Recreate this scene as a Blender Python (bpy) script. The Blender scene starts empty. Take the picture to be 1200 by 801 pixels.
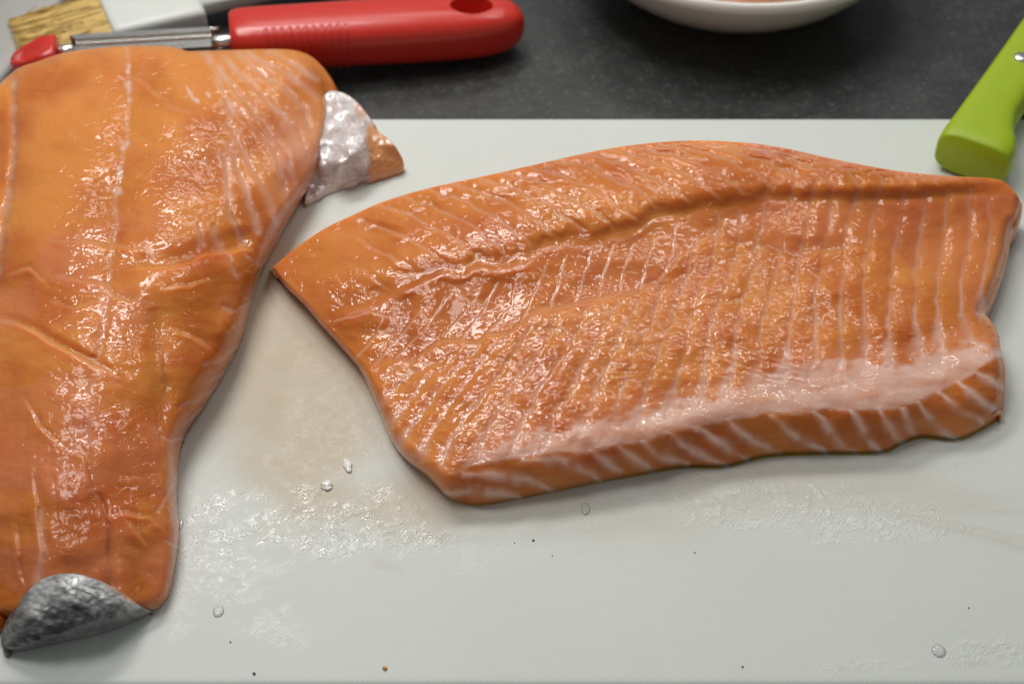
import bpy, bmesh, math
import numpy as np
from mathutils import Vector

# ------------------------------------------------------------------ camera, world, lamps, exposure
sc = bpy.context.scene
col = sc.collection
H = 0.382                      # camera height above the board top (board top is z = 0)
F = 1200 * 50 / 36.0           # focal length in pixels of the 1200 px wide photograph
PITCH = math.radians(45)
cam_d = bpy.data.cameras.new('camera')
cam = bpy.data.objects.new('camera', cam_d)
col.objects.link(cam)
cam.location = (0, 0, H)
cam.rotation_euler = (math.radians(90) - PITCH, 0, 0)
cam_d.lens = 50
cam_d.sensor_width = 36
cam_d.clip_start = 0.02
cam_d.clip_end = 50
cam_d.dof.use_dof = True
cam_d.dof.focus_distance = 0.495
cam_d.dof.aperture_fstop = 11
sc.camera = cam

world = bpy.data.worlds.new('World')
sc.world = world
world.use_nodes = True
wb = world.node_tree.nodes['Background']
wb.inputs[0].default_value = (0.97, 0.98, 1.0, 1)
wb.inputs[1].default_value = 0.24


def area(name, loc, target, sx, sy, power, colr):
    d = bpy.data.lights.new(name, 'AREA')
    d.shape = 'RECTANGLE'
    d.size, d.size_y = sx, sy
    d.energy = power
    d.color = colr
    o = bpy.data.objects.new(name, d)
    col.objects.link(o)
    o.location = loc
    o.rotation_euler = (Vector(target) - Vector(loc)).to_track_quat('-Z', 'Y').to_euler()
    return o


area('cabinet_lamp', (-0.23, 0.84, 0.67), (-0.03, 0.38, 0), 0.36, 0.125, 3.0, (1.0, 0.98, 0.95))
area('sheen_fill_light', (0.06, 1.16, 0.62), (0.02, 0.42, 0), 0.60, 0.10, 1.05, (1.0, 0.98, 0.94))  # added low light at the back, gives sheen on the far flesh
area('cabinet_lamp', (0.27, 0.83, 0.66), (0.06, 0.38, 0), 0.22, 0.09, 0.75, (1.0, 0.98, 0.94))
area('overhead_fill_light', (-0.42, 0.66, 1.50), (0, 0.4, 0), 0.50, 0.50, 7.5, (1.0, 0.98, 0.95))  # added overhead fill, placed for highlights on the lower left fillet

sc.view_settings.view_transform = 'Standard'
sc.view_settings.look = 'None'
sc.view_settings.exposure = -0.08
sc.view_settings.gamma = 1
sc.cycles.max_bounces = 7
sc.cycles.sample_clamp_indirect = 4
sc.cycles.pixel_filter_type = 'BLACKMAN_HARRIS'
sc.cycles.filter_width = 1.2
sc.render.resolution_x, sc.render.resolution_y = 1024, 683

# ------------------------------------------------------------------ helpers
CP, SP = math.cos(PITCH), math.sin(PITCH)


def unproj(u, v, h):
    """photo pixel (1200x801) + height above the board -> world position"""
    u = np.asarray(u, float); v = np.asarray(v, float); h = np.asarray(h, float)
    a = (u - 600) / F
    b = -(v - 400.5) / F
    dy = CP + b * SP
    dz = -SP + b * CP
    t = (h - H) / dz
    return np.stack([a * t, dy * t, H + dz * t], -1)


def P3(u, v, h):
    return Vector([float(c) for c in unproj(u, v, h)])


def proj(X):
    """world -> photo pixel"""
    X = np.asarray(X, float)
    d = X - np.array([0, 0, H])
    f = d[..., 1] * CP - d[..., 2] * SP
    up = d[..., 1] * SP + d[..., 2] * CP
    return 600 + F * d[..., 0] / f, 400.5 - F * up / f


def smooth(a, b, x):
    t = np.clip((x - a) / (b - a), 0, 1)
    return t * t * (3 - 2 * t)


class Noise:
    def __init__(self, seed):
        self.g = np.random.default_rng(seed).random((256, 256))

    def __call__(self, x, y):
        xi = np.floor(x).astype(int); yi = np.floor(y).astype(int)
        fx = x - xi; fy = y - yi
        fx = fx ** 3 * (fx * (fx * 6 - 15) + 10); fy = fy ** 3 * (fy * (fy * 6 - 15) + 10)
        g = self.g
        a = g[xi & 255, yi & 255]; b = g[(xi + 1) & 255, yi & 255]
        c = g[xi & 255, (yi + 1) & 255]; d = g[(xi + 1) & 255, (yi + 1) & 255]
        return (a * (1 - fx) + b * fx) * (1 - fy) + (c * (1 - fx) + d * fx) * fy * 1.0 - 0.5

    def fbm(self, x, y, n=3):
        r = 0; w = 1
        for k in range(n):
            r = r + w * self(x * 2 ** k + 17.3 * k, y * 2 ** k + 9.1 * k); w *= 0.5
        return r


def crom(pts, n, closed=False):
    """Catmull-Rom through pts, resampled to n points by arc length"""
    p = np.array(pts, float)
    q = np.vstack([2 * p[0] - p[1], p, 2 * p[-1] - p[-2]])
    out = []
    for i in range(1, len(q) - 2):
        t = np.linspace(0, 1, 24, endpoint=False)[:, None]
        p0, p1, p2, p3 = q[i - 1], q[i], q[i + 1], q[i + 2]
        out.append(0.5 * ((2 * p1) + (-p0 + p2) * t + (2 * p0 - 5 * p1 + 4 * p2 - p3) * t ** 2 + (-p0 + 3 * p1 - 3 * p2 + p3) * t ** 3))
    c = np.vstack(out + [p[-1:]])
    s = np.r_[0, np.cumsum(np.linalg.norm(np.diff(c, axis=0), axis=1))]
    si = np.linspace(0, s[-1], n)
    return np.stack([np.interp(si, s, c[:, k]) for k in range(p.shape[1])], -1)


def coons(top, left, right, bottom):
    """boundary curves -> grid [nt, ns, 2]"""
    ns, nt = len(top), len(left)
    s = np.linspace(0, 1, ns)[None, :, None]; t = np.linspace(0, 1, nt)[:, None, None]
    L = (1 - t) * top[None] + t * bottom[None]
    M = (1 - s) * left[:, None] + s * right[:, None]
    B = (1 - s) * (1 - t) * top[0] + s * (1 - t) * top[-1] + (1 - s) * t * bottom[0] + s * t * bottom[-1]
    return L + M - B


class TPS:
    """thin-plate spline through (u, v, height) control points"""
    def __init__(self, pts, lam=2e-4):
        p = np.array(pts, float)
        self.x = p[:, :2] / 300.0
        n = len(p)
        r = np.linalg.norm(self.x[:, None] - self.x[None], axis=2)
        K = np.where(r > 0, r * r * np.log(np.maximum(r, 1e-9)), 0) + lam * np.eye(n)
        Q = np.c_[np.ones(n), self.x]
        A = np.block([[K, Q], [Q.T, np.zeros((3, 3))]])
        self.w = np.linalg.solve(A, np.r_[p[:, 2], 0, 0, 0])

    def __call__(self, u, v):
        sh = u.shape
        x = np.stack([u.ravel(), v.ravel()], -1) / 300.0
        r = np.linalg.norm(x[:, None] - self.x[None], axis=2)
        K = np.where(r > 0, r * r * np.log(np.maximum(r, 1e-9)), 0)
        return (K @ self.w[:-3] + self.w[-3] + x @ self.w[-2:]).reshape(sh)


def seg_dist(u, v, poly, pad=40):
    """distance to a polyline and signed side; far points get a large value"""
    poly = np.array(poly, float)
    best = np.full(u.shape, 1e3); side = np.ones(u.shape); par = np.zeros(u.shape)
    m = (u > poly[:, 0].min() - pad) & (u < poly[:, 0].max() + pad) & (v > poly[:, 1].min() - pad) & (v < poly[:, 1].max() + pad)
    uu, vv = u[m], v[m]
    b = np.full(uu.shape, 1e3); sd = np.ones(uu.shape); pr = np.zeros(uu.shape)
    L = np.r_[0, np.cumsum(np.linalg.norm(np.diff(poly, axis=0), axis=1))]
    for i in range(len(poly) - 1):
        a, c = poly[i], poly[i + 1]
        d = c - a; l2 = d @ d
        t = np.clip(((uu - a[0]) * d[0] + (vv - a[1]) * d[1]) / l2, 0, 1)
        ex = uu - a[0] - t * d[0]; ey = vv - a[1] - t * d[1]
        r = np.hypot(ex, ey)
        k = r < b
        b[k] = r[k]; sd[k] = np.sign(d[0] * ey - d[1] * ex)[k]; pr[k] = ((L[i] + t * (L[i + 1] - L[i])) / L[-1])[k]
    best[m] = b; side[m] = sd; par[m] = pr
    return best, side, par


def link(name, me, mat=None, parent=None):
    o = bpy.data.objects.new(name, me)
    col.objects.link(o)
    if mat:
        me.materials.append(mat)
    if parent:
        o.parent = parent
        if parent.type == 'EMPTY' or True:
            pm = parent.matrix_basis.copy()
            pp = parent.parent
            while pp:
                pm = pp.matrix_basis @ pm
                pp = pp.parent
            o.matrix_parent_inverse = pm.inverted()
    return o


def tag(o, label=None, cat=None, group=None, kind=None):
    if label: o['label'] = label
    if cat: o['category'] = cat
    if group: o['group'] = group
    if kind: o['kind'] = kind
    return o


def empty(name, loc):
    o = bpy.data.objects.new(name, None)
    o.empty_display_size = 0.02
    col.objects.link(o)
    o.location = loc
    return o


def mesh_from(name, verts, faces, smooth_shade=True):
    me = bpy.data.meshes.new(name)
    me.from_pydata([tuple(map(float, p)) for p in verts], [], [tuple(map(int, f)) for f in faces])
    me.update()
    if smooth_shade:
        me.polygons.foreach_set('use_smooth', [True] * len(me.polygons))
    return me


def big_mesh(name, V, quads, extra_ngons=()):
    """fast quad mesh"""
    me = bpy.data.meshes.new(name)
    V = np.asarray(V, np.float32); Q = np.asarray(quads, np.int32)
    ng = [np.asarray(n, np.int32) for n in extra_ngons]
    loops = np.concatenate([Q.ravel()] + ng) if ng else Q.ravel()
    tot = np.concatenate([np.full(len(Q), 4, np.int32)] + [np.array([len(n)], np.int32) for n in ng]) if ng else np.full(len(Q), 4, np.int32)
    st = np.r_[0, np.cumsum(tot)[:-1]].astype(np.int32)
    me.vertices.add(len(V)); me.vertices.foreach_set('co', V.ravel())
    me.loops.add(len(loops)); me.loops.foreach_set('vertex_index', loops)
    me.polygons.add(len(tot)); me.polygons.foreach_set('loop_start', st); me.polygons.foreach_set('loop_total', tot)
    me.polygons.foreach_set('use_smooth', np.ones(len(tot), bool))
    me.update(calc_edges=True)
    me.validate()
    return me


def attr(me, name, arr):
    """per-vertex colour attribute from n x k array"""
    a = me.color_attributes.new(name, 'FLOAT_COLOR', 'POINT')
    d = np.ones((len(me.vertices), 4), np.float32)
    arr = np.asarray(arr, np.float32)
    d[:len(arr), :arr.shape[1]] = arr
    a.data.foreach_set('color', d.ravel())


def vec_attr(me, name, arr):
    a = me.attributes.new(name, 'FLOAT_VECTOR', 'POINT')
    d = np.zeros((len(me.vertices), 3), np.float32)
    d[:len(arr)] = arr
    a.data.foreach_set('vector', d.ravel())


def patch_solid(name, UV, h, masks, skirt=5, bulge=0.4, bulge_max=0.007, floor=0.0003):
    """grid of photo pixels + heights -> closed solid with rounded hidden sides standing on z = floor"""
    nt, ns = h.shape
    X = unproj(UV[..., 0], UV[..., 1], np.maximum(h, floor))
    V = X.reshape(-1, 3)
    idx = np.arange(nt * ns).reshape(nt, ns)
    q = np.stack([idx[:-1, :-1], idx[1:, :-1], idx[1:, 1:], idx[:-1, 1:]], -1).reshape(-1, 4)
    ring = np.concatenate([idx[0, :-1], idx[:-1, -1], idx[-1, :0:-1], idx[:0:-1, 0]])    # clockwise seen from above
    R = V[ring]
    tan = np.roll(R, -1, 0) - np.roll(R, 1, 0)
    tan = sum(np.roll(tan, k, 0) for k in range(-6, 7))
    nrm = np.stack([-tan[:, 1], tan[:, 0]], -1)
    nrm /= np.maximum(np.linalg.norm(nrm, axis=1, keepdims=True), 1e-9)
    # make sure it points outward
    c = V[:, :2].mean(0)
    if ((R[:, :2] - c) * nrm).sum() < 0:
        nrm = -nrm
    hz = R[:, 2] - floor
    vs = [V]; prev = ring; quads = [q]; n0 = len(V)
    for k in range(1, skirt + 1):
        a = k / skirt * math.pi * 0.62
        f = 1 - (1 - math.cos(a)) / (1 - math.cos(math.pi * 0.62))
        S = R.copy()
        S[:, :2] += nrm * (np.minimum(hz * bulge, bulge_max) * math.sin(a))[:, None]
        S[:, 2] = floor + hz * f - (0.00002 * k)
        cur = n0 + np.arange(len(ring)); n0 += len(ring)
        vs.append(S)
        quads.append(np.stack([prev, np.roll(prev, -1), np.roll(cur, -1), cur], -1))
        prev = cur
    V2 = np.concatenate(vs); Q = np.concatenate(quads)
    me = big_mesh(name, V2, Q, [prev])
    bm = bmesh.new(); bm.from_mesh(me); bmesh.ops.recalc_face_normals(bm, faces=bm.faces); bm.to_mesh(me); bm.free()
    uvw = np.zeros((len(V2), 3)); uvw[:len(V), 0] = UV[..., 0].ravel() / 100; uvw[:len(V), 1] = UV[..., 1].ravel() / 100
    nr = len(ring)
    M = np.stack([m.ravel() for m in masks], -1)
    Mall = np.zeros((len(V2), M.shape[1])); Mall[:len(V)] = M
    for k in range(skirt):
        sl = slice(len(V) + k * nr, len(V) + (k + 1) * nr)
        uvw[sl] = uvw[ring]; uvw[sl, 2] = 0.05 * (k + 1)
        Mall[sl] = M[ring]
    vec_attr(me, 'surf', uvw)
    return me, Mall


# ------------------------------------------------------------------ materials
class NT:
    def __init__(self, name):
        self.m = bpy.data.materials.new(name)
        self.m.use_nodes = True
        self.t = self.m.node_tree
        self.b = self.t.nodes['Principled BSDF']

    def n(self, kind, **kw):
        nd = self.t.nodes.new('ShaderNode' + kind)
        for k, v in kw.items():
            if k.startswith('i_'):
                key = k[2:]
                key = int(key) if key.isdigit() else key.replace('_', ' ')
                self.put(nd.inputs[key], v)
            else:
                setattr(nd, k, v)
        return nd

    def put(self, sock, v):
        if hasattr(v, 'is_output') or isinstance(v, bpy.types.NodeSocket):
            self.t.links.new(v, sock)
        else:
            sock.default_value = v

    def math(self, op, a, b=None, c=None, clamp=False):
        nd = self.t.nodes.new('ShaderNodeMath'); nd.operation = op; nd.use_clamp = clamp
        self.put(nd.inputs[0], a)
        if b is not None: self.put(nd.inputs[1], b)
        if c is not None: self.put(nd.inputs[2], c)
        return nd.outputs[0]

    def mix(self, f, a, b, blend='MIX'):
        nd = self.t.nodes.new('ShaderNodeMix'); nd.data_type = 'RGBA'; nd.blend_type = blend
        self.put(nd.inputs[0], f); self.put(nd.inputs[6], a); self.put(nd.inputs[7], b)
        return nd.outputs[2]

    def ramp(self, f, stops):
        nd = self.t.nodes.new('ShaderNodeValToRGB'); r = nd.color_ramp
        while len(r.elements) < len(stops): r.elements.new(0.5)
        for e, (p, c) in zip(r.elements, stops):
            e.position = p; e.color = c if len(c) == 4 else (*c, 1)
        self.put(nd.inputs[0], f)
        return nd.outputs[0]

    def noise(self, vec, scale, detail=2, rough=0.5, dist=0.0):
        nd = self.n('TexNoise', i_Scale=scale, i_Detail=detail, i_Roughness=rough, i_Distortion=dist)
        if vec is not None: self.put(nd.inputs['Vector'], vec)
        return nd.outputs['Fac']

    def mapping(self, vec, scale=(1, 1, 1), rot=(0, 0, 0), loc=(0, 0, 0)):
        nd = self.n('Mapping', i_Scale=scale, i_Rotation=rot, i_Location=loc)
        self.put(nd.inputs['Vector'], vec)
        return nd.outputs[0]

    def bump(self, h, dist, strength=1.0, normal=None):
        nd = self.n('Bump', i_Height=h, i_Distance=dist, i_Strength=strength)
        if normal is not None: self.put(nd.inputs['Normal'], normal)
        return nd.outputs[0]

    def set(self, **kw):
        for k, v in kw.items():
            self.put(self.b.inputs[k.replace('_', ' ')], v)
        return self.m


def c4(*a):
    return (*a, 1.0)


def flesh_material():
    k = NT('salmon_flesh')
    at = k.n('Attribute', attribute_name='mask'); sp = k.n('SeparateColor'); k.put(sp.inputs[0], at.outputs['Color'])
    fat, rgh, tone = sp.outputs[0], sp.outputs[1], sp.outputs[2]
    a2 = k.n('Attribute', attribute_name='mask2'); s2 = k.n('SeparateColor'); k.put(s2.inputs[0], a2.outputs['Color'])
    pink, fib = s2.outputs[0], s2.outputs[1]
    surf = k.n('Attribute', attribute_name='surf').outputs['Vector']
    big = k.noise(surf, 1.3, 3, 0.55, 0.4)
    mid = k.noise(surf, 5.0, 3, 0.6, 0.5)
    fine = k.noise(k.mapping(surf, (5, 22, 5)), 1.6, 3, 0.6, 0.3)
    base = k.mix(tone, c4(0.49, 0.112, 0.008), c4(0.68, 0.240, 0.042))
    base = k.mix(k.math('MULTIPLY', k.math('SUBTRACT', big, 0.42, clamp=True), 2.0, clamp=True), base, c4(0.61, 0.212, 0.016))
    base = k.mix(k.math('MULTIPLY', k.math('SUBTRACT', mid, 0.5, clamp=True), 1.4, clamp=True), base, c4(0.72, 0.225, 0.055))
    base = k.mix(k.math('MULTIPLY', k.math('SUBTRACT', fine, 0.5, clamp=True), k.math('MULTIPLY', rgh, 1.6), clamp=True), base, c4(0.70, 0.27, 0.065))
    base = k.mix(pink, base, c4(0.66, 0.225, 0.11))
    fn = k.ramp(k.noise(surf, 7.0, 4, 0.65, 0.8), [(0.2, (0.15,) * 3), (0.8, (0.9,) * 3)])
    fcol = k.mix(fn, c4(0.70, 0.38, 0.26), c4(0.82, 0.57, 0.48))
    base = k.mix(fat, base, fcol)
    # wet relief: liquid film with thin crinkled rims in patches, short ripples where the flesh is fibrous
    pat = k.ramp(k.noise(surf, 2.6, 3, 0.55, 0.4), [(0.38, (0.06,) * 3), (0.56, (1, 1, 1))])
    pat = k.math('ADD', pat, k.math('MULTIPLY', rgh, 0.5), clamp=True)
    cont = k.noise(k.mapping(surf, (3.2, 5.2, 3.2), (0, 0, 0.2)), 1.0, 1, 0.5, 1.2)
    cont = k.math('SINE', k.math('MULTIPLY', cont, 24.0))
    cont = k.ramp(k.math('ADD', k.math('MULTIPLY', cont, 0.5), 0.5), [(0.45, (0, 0, 0)), (0.9, (1, 1, 1))])
    rip = k.noise(k.mapping(surf, (4.2, 11.5, 4.2), (0, 0, 0.12)), 1.0, 1, 0.5, 0.8)
    dim = k.noise(k.mapping(surf, (6, 9.5, 6)), 1.0, 1, 0.5, 0.9)
    hgt = k.math('MULTIPLY', cont, k.math('MULTIPLY', pat, 0.20))
    hgt = k.math('ADD', hgt, k.math('MULTIPLY', rip, k.math('ADD', 0.08, k.math('MULTIPLY', rgh, 0.46))))
    hgt = k.math('ADD', hgt, k.math('MULTIPLY', dim, k.math('ADD', 0.10, k.math('MULTIPLY', pat, 0.60))))
    wave = k.n('TexWave', i_Scale=6.5, i_Distortion=3.0, i_Detail=2.0)
    k.put(wave.inputs['Vector'], k.mapping(surf, (0.25, 1, 1), (0, 0, 0.12)))
    hgt = k.math('ADD', hgt, k.math('MULTIPLY', wave.outputs['Fac'], k.math('MULTIPLY', fib, 0.06)))
    nb = k.bump(hgt, 0.00062, 1.0)
    soft = k.bump(hgt, 0.00012, 1.0)
    m = k.set(Base_Color=base, Roughness=0.5, IOR=1.38, Specular_IOR_Level=0.2, Normal=soft)
    k.set(Coat_Weight=1.0, Coat_Roughness=0.075, Coat_IOR=1.38, Coat_Normal=nb)
    k.set(Subsurface_Weight=1.0, Subsurface_Radius=(1.0, 0.42, 0.16), Subsurface_Scale=0.0085)
    return m


def plastic(name, colr, rough=0.35, bump=0.0, bscale=900, coat=0.0, sss=0.0):
    k = NT(name)
    tc = k.n('TexCoord').outputs['Object']
    n1 = k.noise(tc, 90, 3, 0.6)
    base = k.mix(k.math('MULTIPLY', n1, 0.35), c4(*colr), c4(*[c * 0.72 for c in colr]))
    r = k.math('ADD', rough - 0.06, k.math('MULTIPLY', k.noise(tc, 160, 3, 0.7), 0.14))
    k.set(Base_Color=base, Roughness=r, IOR=1.47, Coat_Weight=coat, Coat_Roughness=0.15)
    if sss: k.set(Subsurface_Weight=sss, Subsurface_Radius=(1, 1, 1), Subsurface_Scale=0.002)
    if bump: k.set(Normal=k.bump(k.noise(tc, bscale, 2, 0.5), bump, 0.5))
    return k.m


def metal(name, colr, rough):
    k = NT(name)
    tc = k.n('TexCoord').outputs['Object']
    r = k.math('ADD', rough - 0.05, k.math('MULTIPLY', k.noise(k.mapping(tc, (60, 900, 900)), 1.0, 2), 0.15))
    k.set(Base_Color=c4(*colr), Metallic=1.0, Roughness=r)
    return k.m


def worktop_material():
    k = NT('dark_laminate')
    tc = k.n('TexCoord').outputs['Object']
    n1 = k.noise(tc, 55, 4, 0.65, 0.6)
    n2 = k.noise(tc, 380, 3, 0.7, 0.3)
    base = k.ramp(n1, [(0.35, (0.018, 0.020, 0.020)), (0.55, (0.028, 0.031, 0.030)), (0.75, (0.052, 0.055, 0.053))])
    sp = k.ramp(n2, [(0.55, (0, 0, 0)), (0.72, (1, 1, 1))])
    base = k.mix(k.math('MULTIPLY', sp, 0.55), base, c4(0.13, 0.135, 0.13))
    r = k.math('ADD', 0.33, k.math('MULTIPLY', n2, 0.2))
    k.set(Base_Color=base, Roughness=r, IOR=1.45, Normal=k.bump(k.noise(tc, 900, 2), 0.0001, 0.4))
    return k.m


def board_material():
    k = NT('white_board_plastic')
    tc = k.n('TexCoord').outputs['Object']
    at = k.n('Attribute', attribute_name='mask'); sp = k.n('SeparateColor'); k.put(sp.inputs[0], at.outputs['Color'])
    wet0, stain_shade, worn = sp.outputs
    cells = k.ramp(k.noise(tc, 170, 4, 0.65, 1.2), [(0.40, (0.15,) * 3), (0.60, (1, 1, 1))])
    wet = k.math('MULTIPLY', wet0, cells)
    x = k.n('SeparateXYZ'); k.put(x.inputs[0], tc)
    K = 2 * math.pi / 0.00165
    sx = k.math('SINE', k.math('MULTIPLY', x.outputs[0], K))
    sy = k.math('SINE', k.math('MULTIPLY', x.outputs[1], K * 0.8))
    weave = k.math('MULTIPLY', k.math('MULTIPLY', sx, sy), k.math('ADD', 0.15, k.math('MULTIPLY', k.noise(tc, 40, 3, 0.6, 0.5), 0.9)))
    cl = k.noise(tc, 22, 4, 0.6, 0.5)
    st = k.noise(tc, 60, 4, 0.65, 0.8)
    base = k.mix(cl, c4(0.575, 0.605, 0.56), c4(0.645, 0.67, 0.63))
    base = k.mix(k.math('MULTIPLY', stain_shade, k.math('ADD', 0.55, k.math('MULTIPLY', st, 0.6)), clamp=True), base, c4(0.50, 0.40, 0.27))
    scr = k.n('TexWave', i_Scale=40.0, i_Distortion=6.0, i_Detail=3.0)
    k.put(scr.inputs['Vector'], k.mapping(tc, (0.25, 3, 1), (0, 0, 0.5)))
    # wet film: plateaus of liquid with crinkled rims
    f1 = k.noise(tc, 210, 3, 0.55, 1.5)
    film = k.ramp(f1, [(0.44, (0, 0, 0)), (0.54, (1, 1, 1))])
    f2 = k.noise(tc, 650, 2, 0.6, 0.8)
    wh = k.math('MULTIPLY', wet, k.math('ADD', k.math('MULTIPLY', film, 0.40), k.math('MULTIPLY', f2, 0.50)))
    hh = k.math('ADD', k.math('MULTIPLY', weave, k.math('SUBTRACT', 0.10, k.math('MULTIPLY', wet, 0.05))), wh)
    hh = k.math('ADD', hh, k.math('MULTIPLY', scr.outputs['Fac'], 0.05))
    nb = k.bump(hh, 0.00034, 0.8)
    r = k.math('SUBTRACT', k.math('ADD', 0.46, k.math('MULTIPLY', cl, 0.12)), k.math('MULTIPLY', wet, 0.38))
    k.set(Base_Color=base, Roughness=r, IOR=1.45, Normal=nb)
    return k.m


def skin_material(name, dark, light, scale, metallic=0.12, bump=0.0005):
    k = NT(name)
    surf = k.n('Attribute', attribute_name='surf').outputs['Vector']
    at = k.n('Attribute', attribute_name='mask'); sp = k.n('SeparateColor'); k.put(sp.inputs[0], at.outputs['Color'])
    mp = k.mapping(surf, scale, (0, 0, 0.5))
    vo = k.n('TexVoronoi', i_Scale=1.0, i_Randomness=0.55); k.put(vo.inputs['Vector'], mp)
    vd = vo.outputs['Distance']
    n1 = k.noise(surf, 6, 4, 0.6, 0.6)
    f = k.math('ADD', k.math('MULTIPLY', sp.outputs[0], 0.75), k.math('MULTIPLY', k.math('SUBTRACT', n1, 0.5), 0.9), clamp=True)
    base = k.mix(f, c4(*dark), c4(*light))
    vc = k.n('SeparateColor'); k.put(vc.inputs[0], vo.outputs['Color'])
    base = k.mix(k.math('MULTIPLY', vc.outputs[0], 0.5), base, c4(*[min(1, x * 1.6 + 0.03) for x in dark]))
    edge = k.ramp(vd, [(0.45, (0, 0, 0)), (0.75, (1, 1, 1))])
    base = k.mix(k.math('MULTIPLY', edge, 0.35), base, c4(*[x * 0.35 for x in dark]))
    base = k.mix(sp.outputs[1], base, c4(0.62, 0.26, 0.09))
    hh = k.math('ADD', k.math('MULTIPLY', vd, -0.55), k.math('MULTIPLY', k.noise(surf, 22, 3, 0.6, 0.8), 0.5))
    k.set(Base_Color=base, Roughness=0.30, Metallic=k.math('MULTIPLY', k.math('SUBTRACT', 1.0, sp.outputs[1]), metallic),
          Normal=k.bump(hh, bump, 1.0), Coat_Weight=0.8, Coat_Roughness=0.10)
    return k.m


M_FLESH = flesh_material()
M_BOARD = board_material()
M_TOP = worktop_material()
M_TAIL = skin_material('tail_skin', (0.075, 0.076, 0.072), (0.74, 0.74, 0.73), (12, 16, 12))
M_BELLY = skin_material('silver_skin', (0.50, 0.40, 0.38), (0.86, 0.84, 0.83), (34, 34, 34), 0.15, 0.00022)
M_RED = plastic('red_plastic', (0.60, 0.026, 0.014), 0.30, 0.00012, 700, 0.2)
M_GREEN = plastic('green_plastic', (0.33, 0.455, 0.004), 0.42, 0.0001, 1400)
M_WHITEPL = plastic('white_plastic', (0.66, 0.68, 0.63), 0.4)
M_CERAMIC = plastic('white_ceramic', (0.74, 0.70, 0.64), 0.18, coat=0.4)
M_GREY = plastic('grey_tray', (0.38, 0.37, 0.345), 0.36)
M_STEEL = metal('steel', (0.66, 0.65, 0.62), 0.24)
M_SLOT = plastic('slot_brown', (0.10, 0.07, 0.05), 0.5)
M_SPECK = plastic('dark_speck', (0.04, 0.035, 0.03), 0.5)
M_BIT = plastic('pale_flesh_bit', (0.90, 0.86, 0.80), 0.25, coat=0.6)

k = NT('bristles')
tc = k.n('TexCoord').outputs['Object']
stk = k.noise(k.mapping(tc, (30, 1400, 700)), 1.0, 3, 0.6)
k.set(Base_Color=k.ramp(stk, [(0.3, (0.40, 0.24, 0.05)), (0.6, (0.66, 0.46, 0.15)), (0.8, (0.78, 0.60, 0.28))]), Roughness=0.45,
      Normal=k.bump(stk, 0.00018, 0.7))
M_BRISTLE = k.m
k = NT('water')
fr = k.n('Fresnel', i_IOR=1.33)
tr = k.n('BsdfTransparent', i_Color=c4(1, 1, 1))
gl = k.n('BsdfGlossy', i_Roughness=0.04)
mx = k.n('MixShader')
k.put(mx.inputs[0], fr.outputs[0]); k.put(mx.inputs[1], tr.outputs[0]); k.put(mx.inputs[2], gl.outputs[0])
k.put(k.t.nodes['Material Output'].inputs['Surface'], mx.outputs[0])
M_WATER = k.m

# ------------------------------------------------------------------ setting: worktop and board
WZ = -0.012                                                     # worktop level
nx, ny = 40, 40
gx, gy = np.meshgrid(np.linspace(-2.0, 2.0, nx), np.linspace(-0.6, 1.6, ny))
idx = np.arange(nx * ny).reshape(ny, nx)
me = big_mesh('worktop', np.stack([gx, gy, np.full_like(gx, WZ)], -1).reshape(-1, 3),
              np.stack([idx[:-1, :-1], idx[:-1, 1:], idx[1:, 1:], idx[1:, :-1]], -1).reshape(-1, 4))
worktop = tag(link('worktop', me, M_TOP), kind='structure')

BX0, BX1 = -0.245, 0.285
BY0 = float(unproj(600, 805, 0)[1]); BY1 = float(unproj(600, 137, 0)[1])


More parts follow.
